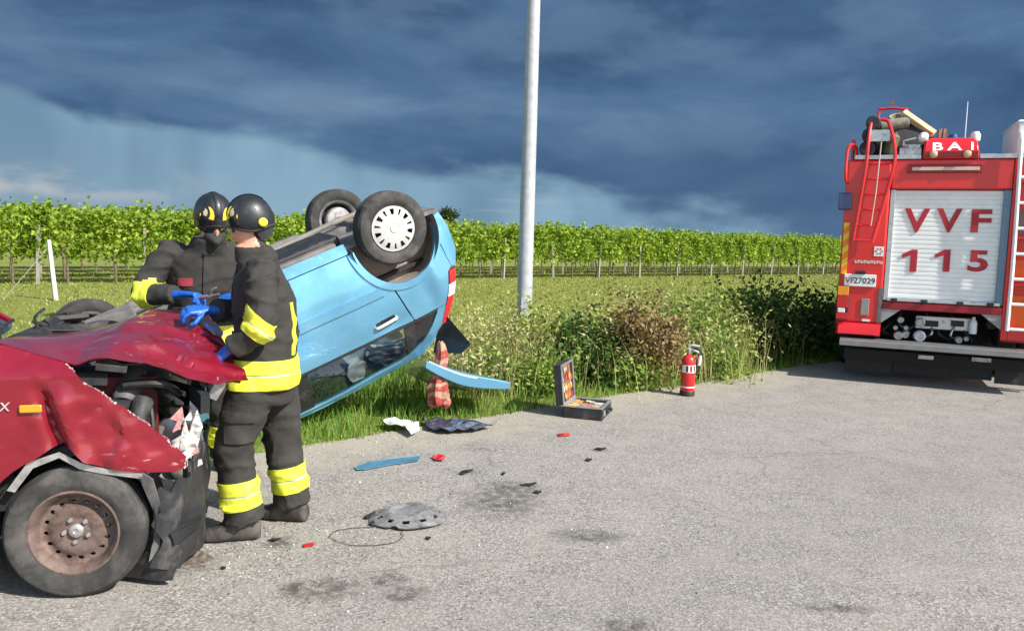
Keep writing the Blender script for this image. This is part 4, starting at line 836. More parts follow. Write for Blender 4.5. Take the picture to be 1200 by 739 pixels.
def car_shell(root, paint, gm, skip=(), dent=None, broken=()):
    """panels of a small five-door hatchback; gm maps body space (rear axle x=0, y left, z up) to the thing's space"""
    cin = gm(1.2, 0, .7); den = dent or (lambda x, s, z: 0.0)
    for s in (-1, 1):
        sd = lambda x, z, o=0.0: gm(x, s * (Wd(x, z) + o + den(x, s, z)), z)
        A = arc(0, .29, .385, 62, 172, 16); tag_ = (s, )
        def P(name, poly, m=paint, o=0.0, h=.05, th=.012, hl=(), par=root, key=None):
            if (key or name, s) in skip: return None
            return patch(name, poly, lambda x, z: sd(x, z, o), m, par, h, th, cin, 40, hl)
        P('seam_backing', arc(0, .29, .40, 2, 172, 18) + [(-.40, .60), (-.36, .72), (-.20, .99), (2.2, .99), (2.2, .27), (.40, .27)], M_dark, -.045, .08, .01)  # dark backing added behind the panels to stop light through the seams
        rd = P('rear_door', [(1.152, .275)] + [(.45, .275), (.40, .275)] + arc(0, .29, .392, 0, 61, 10) + [(.165, .72), (.135, .85), (.11, .94), (.095, .995), (1.152, .995)], key='rear_door')
        fd = P('front_door', [(1.164, .275), (2.08, .275), (2.135, .45), (2.145, .75), (2.14, .995), (1.164, .995)])
        P('quarter_panel', arc(0, .29, .385, 63, 158, 18) + [(-.375, .52), (-.385, .62), (-.405, .71), (-.355, .735), (-.305, .87), (-.237, .995), (.083, .995), (.10, .935), (.125, .84), (.153, .72)])
        P('arch_lip', arc(0, .29, .420, -2, 178, 28) + list(reversed(arc(0, .29, .362, -4, 180, 26))), o=.016, th=.03, h=.03)
        P('tail_lamp', [(-.445, .745), (-.36, .92), (-.27, 1.065), (-.20, 1.17), (-.165, 1.15), (-.225, 1.03), (-.315, .875), (-.365, .742)], M_redlens, .006, .03, .05)
        P('reverse_lens', [(-.395, .85), (-.345, .945), (-.275, .945), (-.32, .85)], M_clearlens, .012, .03, .02)
        P('side_frame', [(-.235, 1.0), (-.165, 1.145), (-.045, 1.285), (.10, 1.368), (.4, 1.392), (1.0, 1.407), (1.6, 1.388), (1.80, 1.352), (2.07, 1.215), (2.42, 1.0)], hl=[DLO], o=0.0, th=.03, h=.04)
        P('fender', [(2.152, .275)] + list(reversed(arc(FWB, .29, .38, 12, 180, 18))) + [(2.86, .55), (2.96, .60), (3.02, .72), (2.92, .82), (2.62, .92), (2.36, .975), (2.148, .995)], key='fender')
        P('sill', [(.40, .185), (2.06, .185), (2.06, .268), (.40, .268)], o=-.004, th=.03)
        P('bumper_corner', arc(0, .29, .385, 160, 178, 4) + [(-.385, .27), (-.50, .26), (-.535, .40), (-.525, .60), (-.455, .735), (-.41, .705), (-.392, .62), (-.385, .52)], th=.02)
        if rd:
            P('rub_strip', [(.30, .60), (1.10, .60), (1.10, .675), (.26, .675)], o=.024, th=.03, par=rd); P('rub_strip', [(1.20, .60), (2.10, .60), (2.10, .675), (1.20, .675)], o=.024, th=.03, par=fd)
            for hx, pr in ((.25, rd), (1.26, fd)):
                mb = MB(); pts = [sd(hx - .02, .905, -.005), sd(hx, .905, .028), sd(hx + .16, .912, .030), sd(hx + .18, .912, -.005)]; mb.tube(catmull(pts, 4), .014, 8); mb.build('door_handle', paint if 'h' not in broken else M_hub, pr)
                P('handle_recess', [(hx - .01, .87), (hx + .17, .875), (hx + .17, .945), (hx - .01, .94)], M_black, .0035, .03, .004, par=pr)
        # dark window frames and panes
        ins = lambda a, b: (a, b)
        P('pillar_trim', [(1.075, 1.0), (1.255, 1.0), (1.24, 1.375), (1.10, 1.375)], M_black, -.012, .05, .02); P('pillar_trim', [(.09, 1.0), (.19, 1.0), (.215, 1.32), (.125, 1.285)], M_black, -.010, .05, .02)
        P('belt_moulding', [(-.155, .998), (2.32, .998), (2.28, 1.020), (-.14, 1.020)], M_black, .004, .05, .02)
        if ('quarter_glass') not in broken: P('quarter_glass', [(-.145, 1.01), (.10, 1.01), (.13, 1.28), (.05, 1.23), (-.06, 1.12)], mat('dark_glass', (.012, .014, .015), .06, var=.02, coat=.5), -.012, .05, .004)
        if ('rear_window', s) not in broken: P('rear_window', [(.18, 1.01), (1.085, 1.01), (1.11, 1.37), (.9, 1.362), (.30, 1.332), (.20, 1.295)], M_glass, -.018, .06, .004)
        if ('front_window', s) not in broken: P('front_window', [(1.25, 1.01), (2.30, 1.015), (1.90, 1.235), (1.6, 1.34), (1.24, 1.36)], M_glass, -.018, .06, .004)
        for cx in (0, FWB):
            if ('liner%d' % (cx > 0), s) in skip: continue
            mb = MB(); rings = []
            for yy in (.50, Wd(cx, .6) - .012): rings.append([gm(cx + .383 * cos(radians(a)), s * yy, .29 + .383 * sin(radians(a))) for a in range(-8, 189, 7)])
            mb.loft(rings, closed=False); mb.loft([rings[0], [gm(cx, s * .50, .29)] * len(rings[0])], closed=False); mb.build('arch_liner', M_liner, root)
        if ('mirror', s) not in skip:
            mb = MB(); c0 = Vector((2.10, s * (Wd(2.1, 1.0) + .10), 1.06)); mb.loft([[gm(c0.x + dx, c0.y + s * .085 * k * cos(t), c0.z + .06 * k * sin(t)) for t in [2 * pi * i / 12 for i in range(12)]] for dx, k in ((-.05, .9), (-.03, 1.0), (.03, .85), (.06, .4))]); mb.build('door_mirror', M_black, root)
    # roof, hood, screens, bumpers, floor
    def R(name, poly, fn, m=paint, h=.07, th=.015):
        if name in skip: return None
        return patch(name, poly, fn, m, root, h, th, cin)
    edge = lambda x: Wd(x, 1.385) * .985
    xs = [.09 + i * .1 for i in range(17)]
    R('roof', [(x, -edge(x)) for x in xs] + [(x, edge(x)) for x in reversed(xs)], lambda x, y: gm(x, y, _roof(x) - .055 * (y / .56) ** 2 + (den(x, 0, 1.4))))
    hx = [2.36 + i * .08 for i in range(10)]; he = lambda x: min(Wd(x, .9), .74) - .03
    R('bonnet', [(x, -he(x)) for x in hx] + [(x, he(x)) for x in reversed(hx)], lambda x, y: gm(x, y, _hood(x) - .05 * (y / .7) ** 2))
    ws = lambda t, y: gm(2.42 - .66 * t + .10 * (1 - (y / .7) ** 2), y * (1 - .24 * t), .985 + .405 * t)
    R('windscreen', [(0, -.68), (0, .68), (.97, .68), (.97, -.68)], ws, M_glass, .1, .005)
    if 'front_bumper' not in skip: R('front_bumper', [(-.62, .24), (.62, .24), (.62, .60), (-.62, .60)], lambda y, z: gm(3.13 - .14 * (y / .62) ** 2 + .03 * (1 - abs(z - .42) / .2), y * 1.02, z)); R('grille', [(-.5, .62), (.5, .62), (.5, .72), (-.5, .72)], lambda y, z: gm(3.09 - .12 * (y / .62) ** 2, y, z), M_black)
    R('rear_bumper', [(-.585, .25), (.585, .25), (.60, .72), (-.60, .72)], lambda y, z: gm(-.555 + .10 * abs(y / .6) ** 3 - .03 * (1 - abs(z - .48) / .25) + max(0, z - .62) * .55, y, z))
    R('floor_pan', [(-.46, -.70), (3.0, -.60), (3.0, .60), (-.46, .70)], lambda x, y: gm(x, y, .205 + (.03 if abs(y) < .12 else 0) + .02 * noise.noise((x * 4, y * 4, 1))), M_under, .07, .03)
    R('dashboard', [(1.75, -.66), (2.32, -.66), (2.32, .66), (1.75, .66)], lambda x, y: gm(x, y, .90 + .08 * sin((x - 1.75) / .57 * pi)), M_black, .1, .25)
    def seat(x0, yc, w):
        mb = MB(); mb.box(Vector((0, 0, 0)), (.48, w, .14)); mb.box((-.25, 0, .32), (.12, w * .95, .60), rotm(0, -.25, 0)); mb.box((-.36, 0, .70), (.08, w * .5, .18), rotm(0, -.25, 0))
        mb.v = [tuple(gm(x0 + v[0], yc + v[1], .45 + v[2])) for v in mb.v]; mb.build('seat', M_fabric, root, .035)
    seat(1.45, -.34, .46); seat(1.45, .34, .46); seat(.55, -.33, .6); seat(.55, .33, .6)

def crush(root, M, zmin=0.004, only=None):
    """body parts pressed flat where they would reach below the ground"""
    Mi = M.inverted()
    def rec(o, A):
        for c in o.children:
            B = A @ c.matrix_basis
            if c.type == 'MESH':
                Bi = B.inverted()
                for v in c.data.vertices:
                    w = B @ v.co
                    if w.z < zmin: w.z = zmin + .004 * noise.noise(w * 9); v.co = Bi @ w
            rec(c, B)
    rec(root, M)

# ------------------------------------------------------------------ overturned blue car
BT, BP, BR = radians(28), radians(23.5), radians(3.0)
bf = Vector((-cos(BT) * cos(BP), -sin(BT) * cos(BP), -sin(BP))); byv = Vector((-sin(BT), cos(BT), 0)); bz = bf.cross(byv)
rq = Quaternion(bf, -BR); byv = rq @ byv; bz = rq @ bz
hubw = atY(457, 267, 6.6); hub_l = Vector((0, -.735, .20))
B3 = Matrix((bf, byv, bz)).transposed(); BM = Matrix.Translation(hubw - B3 @ hub_l) @ B3.to_4x4()
bcar = thing('overturned_car', 'light blue hatchback lying upside down on the grass verge, wheels in the air', 'car', M=BM)
def bdent(x, s, z):
    d = .010 * noise.noise((x * 3.1, z * 3.1, s * 2 + 1.0))
    if s < 0: d += -.030 * math.exp(-((x - .28) / .14) ** 2 - ((z - .93) / .07) ** 2) - .02 * math.exp(-((x + .12) / .07) ** 2 - ((z - .82) / .16) ** 2) + .015 * math.exp(-((x + .22) / .05) ** 2 - ((z - .82) / .16) ** 2)
    return d
car_shell(bcar, M_blue, lambda x, y, z: Vector((x, y, z)), dent=bdent, broken={'h', ('front_window', -1), ('rear_window', 1), ('front_window', 1)}, skip={'windscreen', ('mirror', -1)})
for x, s in ((0, -1), (0, 1), (FWB, -1), (FWB, 1)):
    ax = Vector((.10 * (x > 0) * s, s, .04)) if x == 0 else Vector((.22 * s, s, .02)); xx = x if x == 0 else x - (.10 if s < 0 else .02)
    tyre_wheel(bcar, (xx, s * .735, .20 if x == 0 else .30), ax, .30, .175, 'cap', M_dark if s < 0 and x == 0 else None, .2)
mb = MB(); mb.box((.02, 0, .20), (.10, 1.2, .07)); mb.build('rear_axle_beam', M_under, bcar, .02)
for s in (-1, 1):
    mb = MB(); mb.tube([(.45, s * .50, .25), (.0, s * .58, .19)], [.05, .04], 8); mb.build('trailing_arm', M_under, bcar)
    mb = MB(); mb.tube([(-.02 + .05 * cos(t * .9), s * .50 + .05 * sin(t * .9), .20 + t * .006) for t in range(40)], .007, 6); mb.build('spring', M_black, bcar)
    mb = MB(); mb.tube([(FWB, s * .65, .24), (FWB - .1, s * .30, .24), (FWB + .1, s * .2, .24)], .03, 8); mb.build('control_arm', M_under, bcar)
mb = MB(); mb.tube(catmull([(2.3, .05, .17), (1.5, .08, .15), (.7, .10, .14), (.2, .25, .14), (-.1, .32, .15)], 6), .025, 8); mb.build('exhaust_pipe', M_under, bcar)
mb = MB(); mb.tube([(-.10, .30, .16), (-.16, .30, .16), (-.36, .28, .17), (-.42, .28, .18)], [.03, .09, .09, .03], 12); mb.build('muffler', M_under, bcar)
mb = MB(); mb.box((.65, -.30, .165), (.55, .5, .09)); mb.build('fuel_tank', M_black, bcar, .03)
mb = MB(); mb.box((2.35, 0, .17), (.7, .8, .08)); mb.build('engine_tray', M_under, bcar, .02)
for s in (-1, 1): mb = MB(); mb.box((1.25, s * .60, .185), (1.6, .10, .05)); mb.build('jacking_rail', M_under, bcar, .01)
# interior pieces seen through the windows
mb = MB(); mb.tube([(1.72 + .0 * t, -.35 + .18 * cos(t * 2 * pi / 20), .92 + .18 * sin(t * 2 * pi / 20)) for t in range(21)], .014, 7); mb.build('steering_wheel', M_black, bcar)
for s in (-1, 1): mb = MB(); mb.tube(catmull([(1.17, s * .60, 1.30), (1.25, s * .58, 1.0), (1.38, s * .52, .62)], 4), .022, 6, .15); mb.build('seat_belt', M_fabric, bcar)
# inner rear wall: parcel shelf side and boot trim
mb = MB(); mb.box((-.05, 0, .60), (.75, 1.15, .03)); mb.box((.30, 0, .78), (.03, 1.2, .55)); mb.build('boot_floor', M_fabric, bcar, .005)
# tailgate swung out onto the weeds: slab with inner frame, hinged at the roof edge
BMi = BM.inverted()
def world_part(name, mb, m, parent=bcar, bev=0): mb.v = [tuple(BMi @ Vector(v)) for v in mb.v]; return mb.build(name, m, parent, bev)
T0 = atY(499, 427, 6.75); T1 = atY(545, 445, 6.95); T2 = atY(598, 452, 7.15); away = Vector((-.30, .93, -.20)).normalized(); path = catmull([T0, T1, T2], 8)
rings = []
for i, p in enumerate(path):
    t = i / (len(path) - 1); hw = .50 - .06 * t; up = Vector((.15, 0, 1)).normalized() * (.030 + .024 * sin(pi * t))
    rings.append([p + up, p + away * .12 + up * 1.5, p + away * hw * 1.0 + up * 1.7, p + away * (2 * hw - .12) + up * 1.5, p + away * 2 * hw + up, p + away * 2 * hw - up, p + away * (2 * hw - .12) - up * .4, p + away * hw - up * .3, p + away * .12 - up * .4, p - up])
mb = MB(); mb.loft(rings); tg = world_part('tailgate', mb, M_blue, bev=.008)
mb = MB(); mb.loft([[p + away * a + Vector((0, 0, z)) for a, z in ((-.004, .030), (-.004, .044), (.06, .050), (.06, .036))] for p in path[1:11]]); world_part('tailgate_edge_trim', mb, mat('bare_edge', (.55, .57, .60), .4, .4, var=.15, vscale=20), tg)
q = [atY(*c, Y_) for c, Y_ in (((524, 372), 6.95), ((551, 403), 7.05), ((541, 413), 7.6), ((508, 412), 7.5), ((512, 390), 6.95))]
mb = MB(); n_ = Vector((.2, -.5, .8)).normalized() * .012; mb.loft([[p + n_ for p in q], [p - n_ for p in q]]); world_part('parcel_shelf', mb, M_black)
crush(bcar, BM, .0)
# loose rag hanging out of the boot
M_plaid = None
def plaid():
    m, T, out = new_mat('red_cream_cloth'); b = T.node('ShaderNodeBsdfPrincipled'); T.l.new(b.outputs[0], out.inputs[0]); p = T.node('ShaderNodeTexCoord').outputs['Object']
    w = T.node('ShaderNodeTexWave', wave_type='BANDS', bands_direction='Z'); T.l.new(p, w.inputs['Vector']); w.inputs['Scale'].default_value = 3.2; w.inputs['Distortion'].default_value = 9.0; w.inputs['Detail'].default_value = 3
    n = T.noise(p, 22, 4, .6); c = T.mix(T.ss(.55, .75, w.outputs['Fac']), (.30, .045, .035), (.38, .22, .15)); c = T.mix(T.m('MULTIPLY', T.ss(.5, .75, n), .7), c, (.55, .47, .36)); T.put(b.inputs['Base Color'], c); b.inputs['Roughness'].default_value = .9
    return m
c0 = atY(516, 401, 6.92); c1 = atY(514, 476, 6.92); mb = MB(); rings = []
for i in range(26):
    t = i / 25; c = c0.lerp(c1, t) + Vector((.012 * sin(t * 7), .015 * cos(t * 5), 0)); r = float(np.interp(t, [0, .05, .2, .32, .42, .6, .85, .95, 1], [.012, .030, .042, .044, .046, .062, .080, .084, .060])) * (1 + .18 * noise.noise((t * 5, 1, 1)))
    rings.append([c + Vector((cos(a) * r * (1 + .34 * sin(5 * a + 3 * t) + .3 * noise.noise((a, t * 6, 0))), sin(a) * r * .75 * (1 + .28 * sin(4 * a + 1 + 2 * t)), .012 * sin(3 * a))) for a in [2 * pi * k / 28 for k in range(28)]])
mb.loft(rings); tag(mb.build('hanging_cloth', plaid()), 'red and cream patterned cloth hanging out behind the overturned blue car', 'cloth')

# ------------------------------------------------------------------ crashed red car
RH = radians(17); RO = G(85, 702); RF = Vector((cos(RH), sin(RH), 0)); RL = Vector((-sin(RH), cos(RH), 0))
RM = Matrix(((RF.x, RL.x, 0, RO.x), (RF.y, RL.y, 0, RO.y), (0, 0, 1, 0), (0, 0, 0, 1)))
rcar = thing('crashed_car', 'dark red car with crushed front end and buckled bonnet', 'car', M=RM)
rgm = lambda x, y, z: Vector((x - 3.02, y + .800, z * 1.06))
car_shell(rcar, M_carred, rgm, skip={('fender', -1), ('fender', 1), ('liner1', -1), ('liner1', 1), 'bonnet', 'front_bumper', 'grille'}, dent=lambda x, s, z: .006 * noise.noise((x * 3, z * 3, s)))
tyre_wheel(rcar, (0.015, .088, .29), Vector((-.10, -1, .02)), .290, .175, 'steel', M_rust, .1)
tyre_wheel(rcar, (-.05, 1.50, .29), (0, 1, 0), .29, .175, 'steel', M_rust)
for yy, s in ((.088, -1), (1.51, 1)): tyre_wheel(rcar, (-3.02, yy, .29), (0, s, 0), .29, .175, 'steel', M_rust)
def ridged(v): return 1 - abs(noise.noise(v)) * 2
def facet(x, y, f, a, seed):
    """sheet metal folded into flat facets that meet in sharp creases"""
    px, py = x * f + seed * 7.3, y * f + seed * 3.1; px += .35 * noise.noise((py * .8, px * .8, seed)); ix, iy = math.floor(px), math.floor(py); best = []
    for i in (-1, 0, 1):
        for j in (-1, 0, 1):
            r = random.Random((ix + i) * 7919 + (iy + j) * 104729 + seed * 31); cx, cy = ix + i + r.random(), iy + j + r.random(); gx_, gy_, h0 = r.uniform(-1, 1), r.uniform(-1, 1), r.uniform(-.25, .25)
            best.append((hypot(px - cx, py - cy), h0 + gx_ * (px - cx) + gy_ * (py - cy)))
    best.sort(); (d0, h0), (d1, h1) = best[0], best[1]; t = max(0, min(1, .5 - (d1 - d0) / .36)); return a * (h0 * (1 - t) + h1 * t) * .5
def fend(x, z):
    y = -.012 + .9 * max(0, z - .985) ** 1.25 * 1.6 + .35 * max(0, x - .12) ** 1.7 + .06 * max(0, .62 - z)
    k = min(1, max(0, (x + .30) / .35))
    y += k * (.018 * noise.noise((x * 5.5, z * 5.5, 1.7)) + facet(x, z, 4.2, .075, 4) + facet(x, z, 9, .016, 5) + .003 * noise.noise((x * 19, z * 19, 3)))
    y += .045 * math.exp(-((x + .065 + (z - .8) * .25) / .030) ** 2) * (1 if z < .88 else max(0, 1 - (z - .88) / .08)) - .030 * math.exp(-((x + .01 + (z - .8) * .25) / .05) ** 2) * (1 if z < .88 else max(0, 1 - (z - .88) / .08))
    return Vector((x, y, z))
fo = [(-.87, .275), (-.42, .275)] + list(reversed(arc(0, .31, .345, 112, 176, 8))) + [(-.07, .672), (-.03, .690), (.01, .672), (.06, .615), (.13, .580), (.21, .560), (.28, .548), (.36, .540), (.42, .535), (.455, .555), (.462, .60), (.425, .645), (.40, .655), (.385, .69), (.35, .715), (.31, .765), (.26, .80), (.215, .845), (.17, .868), (.12, .925), (.07, .955), (.03, 1.005), (-.01, 1.035), (-.10, 1.062), (-.25, 1.105), (-.40, 1.112), (-.87, 1.10)]
fdr = patch('fender', fo, fend, M_carred, rcar, .016, .005, (0, .8, .6), 24)
# bare crumpled edge of the fender: curled flakes of metal and primer, too small to pick apart
r_ = random.Random(15); mb = MB()
seg = fo[20:34]; path_ = [(a[0] + (b[0] - a[0]) * t / 10, a[1] + (b[1] - a[1]) * t / 10) for a, b in zip(seg, seg[1:]) for t in range(10)]
for q in path_:
    if noise.noise((q[0] * 22, q[1] * 22, 0)) < -.05: continue
    p = fend(*q); k = r_.uniform(.0015, .006) * (2.0 if r_.random() < .15 else 1); a = r_.uniform(0, 6.3); d1 = Vector((cos(a), -.5, sin(a))).normalized() * k; d2 = Vector((-sin(a), -.2, cos(a))).normalized() * k * .8
    mb.loft([[p + d1, p + d2, p - d1 * .7, p - d2], [p + d1 * .9 + Vector((0, .003, 0)), p + d2 * .9 + Vector((0, .004, 0)), p - d1 * .7 + Vector((0, .004, 0)), p - d2 + Vector((0, .003, 0))]])
tag(mb.build('torn_edge', mat('flaked_paint', (.46, .34, .33), .7, var=.5, vscale=60), fdr), kind='stuff')
mb = MB(); mb.box((-.135, -.022, .852), (.085, .014, .034)); mb.build('side_repeater', M_orange, fdr, .008)
text('badge_letters', 'SX', .052, M_hub, fdr, Matrix.Translation((-.275, -.0165, .845)) @ XR, extrude=.003, shear=.1)
# inner arch and liner
mb = MB(); rings = []
for yy in (.02, .34): rings.append([Vector((.012 + .325 * cos(radians(a)), yy + .012 * noise.noise((a * .05, yy, 0)), .31 + .325 * sin(radians(a)) + .015 * noise.noise((a * .09, 2, 0)))) for a in range(-20, 191, 7)])
mb.loft(rings, closed=False); mb.loft([rings[1], [Vector((0, .34, .31))] * len(rings[1])], closed=False); mb.build('arch_liner', M_greyplastic, rcar)
patch('liner_flap', [(.30, .12), (.345, .16), (.352, .40), (.33, .52), (.29, .555), (.285, .50), (.325, .36), (.318, .22)], lambda x, z: Vector((x, .02 + .05 * sin(z * 7), z)), M_greyplastic, rcar, .03, .012)
patch('arch_edge', [(-.24, .50), (-.16, .615), (-.04, .655), (.05, .60), (.14, .572), (.30, .54), (.30, .515), (.12, .552), (.04, .575), (-.04, .63), (-.14, .59), (-.21, .49)], lambda x, z: Vector((x, .012, z)), M_bare, rcar, .03, .006)
# bonnet: buckled sheet
zn = tab([-.30, -.15, 0, .13, .25, .38, .50, .60, .73], [1.112, 1.062, 1.015, 1.048, 1.030, .985, .935, .905, .93]); zf = tab([-.3, -.1, .13, .30, .43, .6], [1.02, 1.045, 1.10, 1.135, 1.15, 1.12])
def bon(x, y):
    t = min(1, max(0, (y - .14) / 1.2)); t = t * t * (3 - 2 * t); z = zn(x) * (1 - t) + zf(x) * t
    z += .05 * sin(pi * min(1, max(0, (y - .14) / 1.2))) * min(1, max(0, (x + .3) / .4)); k = min(1, max(0, (x + .12) / .4))
    z += k * (.016 * noise.noise((x * 3.5, y * 3.0, 5)) + facet(x, y, 3.4, .055, 1) + facet(x, y, 7.5, .035, 2) + .003 * noise.noise((x * 14, y * 14, 1)))
    fr = x - (.72 - .23 * (y - .2)); z -= max(0, fr + .10) * .35
    return Vector((x + .012 * noise.noise((y * 6, x, 0)), y, z))
bo = [(-.30, .145), (-.12, .13), (.05, .135), (.13, .125), (.25, .15), (.36, .185), (.47, .165), (.60, .165), (.66, .20), (.73, .235), (.70, .36), (.65, .44), (.64, .60), (.58, .73), (.57, .92), (.49, 1.08), (.47, 1.25), (.42, 1.33), (.2, 1.365), (-.28, 1.385), (-.33, .75)]
bn = patch('bonnet', bo, bon, M_carred, rcar, .018, .006, (.1, .7, -5), 22)
bo2 = [(a * .93 + .01, .06 + b * .90 + .03) for a, b in bo]
patch('bonnet_frame', bo2, lambda x, y: bon(x, y) - Vector((0, 0, .03 + .012 * sin(x * 25) * sin(y * 20))), M_black, rcar, .06, .012, (.1, .7, -5), 30, [[(-.15, .35), (.1, .3), (.25, .5), (.15, .75), (-.15, .75)], [(-.15, .85), (.15, .85), (.2, 1.1), (-.15, 1.2)]])
# cowl, wipers, broken trim at the foot of the windscreen
r_ = random.Random(5)
mb = MB(); mb.loft([[Vector((x, y, z)) for x, z in ((-.36 - .03, 1.075), (-.30, 1.085), (-.27, 1.045), (-.36, 1.02))] for y in np.linspace(.12, 1.46, 14)]); mb.build('cowl', M_black, rcar, .005)
for i in range(7):
    c = Vector((-.28 + r_.uniform(-.08, .10), 1.05 + r_.uniform(-.12, .30), 1.06 + r_.uniform(0, .05))); mb = MB(); mb.box(c, (r_.uniform(.08, .2), r_.uniform(.02, .07), r_.uniform(.012, .03)), rotm(r_.uniform(-.5, .5), r_.uniform(-.5, .5), r_.uniform(-.8, .8))); mb.build('broken_trim', M_black, rcar, .004)
for y in (.35, .95): mb = MB(); mb.tube(catmull([(-.34, y, 1.09), (-.40, y + .2, 1.115), (-.43, y + .52, 1.13)], 4), [.009] * 9, 6); mb.build('wiper', M_black, rcar)
# engine bay
mb = MB(); mb.box((-.02, .78, .55), (.56, 1.10, .55)); mb.build('bay_shade_box', M_dark, rcar, .05)  # near-black box filling the bay, painted shade behind the bonnet gap
mb = MB(); mb.box((-.26, .80, .72), (.06, 1.45, .66)); mb.build('bulkhead', M_dark, rcar)
mb = MB(); mb.box((.10, .36, .74), (.42, .05, .36), rotm(0, 0, .06)); mb.build('inner_wing', mat('inner_wing_red', (.10, .006, .010), .6, var=.3, dirt=(.02, .02, .02)), rcar, .01)
def cyl(name, a, b, r, m, n=16): mb = MB(); mb.tube([a, Vector(a).lerp(Vector(b), .08), Vector(a).lerp(Vector(b), .92), b], [r * .85, r, r, r * .85], n); return mb.build(name, m, rcar)
cyl('reservoir', (.235, .18, .715), (.265, .25, .83), .045, M_black); cyl('filter_canister', (.17, .30, .80), (.20, .42, .93), .06, M_greyplastic); cyl('pulley', (.36, .40, .62), (.36, .50, .62), .08, M_bare)
mb = MB(); mb.box((.02, .34, .91), (.15, .10, .04), rotm(.1, .1, .2)); mb.build('battery_cover', mat('pale_plastic', (.25, .25, .24), .6, var=.2, dirt=(.15, .14, .13), dscale=12), rcar, .01)
mb = MB(); mb.box((.13, .24, .985), (.13, .05, .035), rotm(.3, .15, .15)); mb.build('hinge_plate', M_bare, rcar, .004)
mb = MB(); mb.box((.58, .24, .87), (.05, .05, .10), rotm(.2, .5, .2)); mb.build('latch_plate', M_bare, rcar, .004)
for i in range(9):
    a = Vector((r_.uniform(-.05, .2), r_.uniform(.2, .8), r_.uniform(.75, .92))); b = Vector((r_.uniform(.3, .5), r_.uniform(.2, .9), r_.uniform(.55, .85))); mb = MB(); mb.tube(catmull([a, a.lerp(b, .5) + Vector((r_.uniform(-.06, .06), r_.uniform(-.06, .06), r_.uniform(-.03, .10))), b], 6), r_.choice((.008, .012, .02)), 8); mb.build('hose', M_black, rcar)
mb = MB()
patch('radiator', [(.25, .35), (1.30, .35), (1.28, .75), (.30, .80)], lambda y, z: Vector((.47 + .05 * noise.noise((y * 3, z * 3, 0)) - .08 * (y - .3), y, z)), M_bare, rcar, .06, .03)
patch('front_crossmember', [(.12, .78), (1.35, .84), (1.35, .92), (.12, .86)], lambda y, z: Vector((.53 + .05 * noise.noise((y * 4, z, 0)) - .10 * (y - .2), y, z + .02 * noise.noise((y * 5, 2, 0)))), M_dark, rcar, .05, .04)
# smashed headlamp: pale shards
M_shard = mat('smashed_lamp', (.52, .50, .47), .35, var=.3, vscale=25, coat=.3, dirt=(.16, .15, .14), dscale=16, dlo=.4, dhi=.7)
M_shardr = mat('shard_pink', (.48, .20, .19), .5, var=.4, vscale=30, dirt=(.45, .42, .4), dscale=20)
patch('headlamp', [(.395, .545), (.50, .60), (.525, .72), (.50, .80), (.47, .70), (.455, .76), (.435, .69), (.40, .67), (.415, .60)], lambda x, z: Vector((x, .07 + .25 * max(0, x - .40) + .02 * noise.noise((x * 30, z * 30, 0)), z)), M_shard, rcar, .02, .008)
for i in range(14):
    c = Vector((.45 + r_.uniform(-.05, .07), .06 + r_.uniform(-.01, .08), .64 + r_.uniform(-.09, .14))); mb = MB(); k = r_.uniform(.012, .034)
    mb.loft([[c + rotm(r_.uniform(-.7, .7), r_.uniform(-.7, .7), 0) @ Vector(p) * k for p in ((-.6, 0, -1), (.7, .1, -.7), (.4, 0, 1.1))], [c + Vector((.003, .006, 0)) + Vector(p) * k for p in ((-.6, 0, -1), (.7, .1, -.7), (.4, 0, 1.1))]]); mb.build('lamp_shard', (M_shard, M_shardr, M_shard, M_greyplastic)[i % 4], rcar)
# hanging bumper
def bmp(a, z):                                            # a: distance round the corner
    c = smooth = max(0, min(1, (a - .16) / .30)); x = .34 + .17 * sin(min(a / .34, 1) * pi / 2) - .05 * max(0, a - .5); y = .03 + max(0, a - .06) * .95
    return Vector((x + .045 * noise.noise((a * 6, z * 7, 0)) - .05 * max(0, .3 - z), y + .02 * noise.noise((a * 4, z * 5, 4)), z))
patch('front_bumper', [(-.02, .10), (.12, .065), (.35, .075), (.9, .10), (1.32, .12), (1.32, .5), (.9, .56), (.55, .50), (.44, .58), (.40, .50), (.33, .60), (.27, .52), (.20, .56), (.17, .47), (.10, .50), (.07, .44), (.02, .47), (-.02, .42), (.015, .36), (-.03, .30), (.0, .22)], bmp, mat('scuffed_bumper', (.022, .022, .024), .55, var=.3, vscale=12, bump=.1, dirt=(.085, .082, .08), dscale=9, dlo=.5, dhi=.75), rcar, .04, .012, (0, .8, .4))
patch('bumper_insert', [(.05, .20), (.6, .19), (.6, .24), (.05, .255)], lambda a, z: bmp(a, z) + Vector((.01, -.012, 0)), M_dark, rcar, .05, .01)
patch('splash_guard', [(.16, .03), (.40, .03), (.42, .10), (.3, .16), (.14, .14)], lambda x, z: Vector((x, .10 + .05 * sin(x * 12), z)), M_black, rcar, .04, .01)
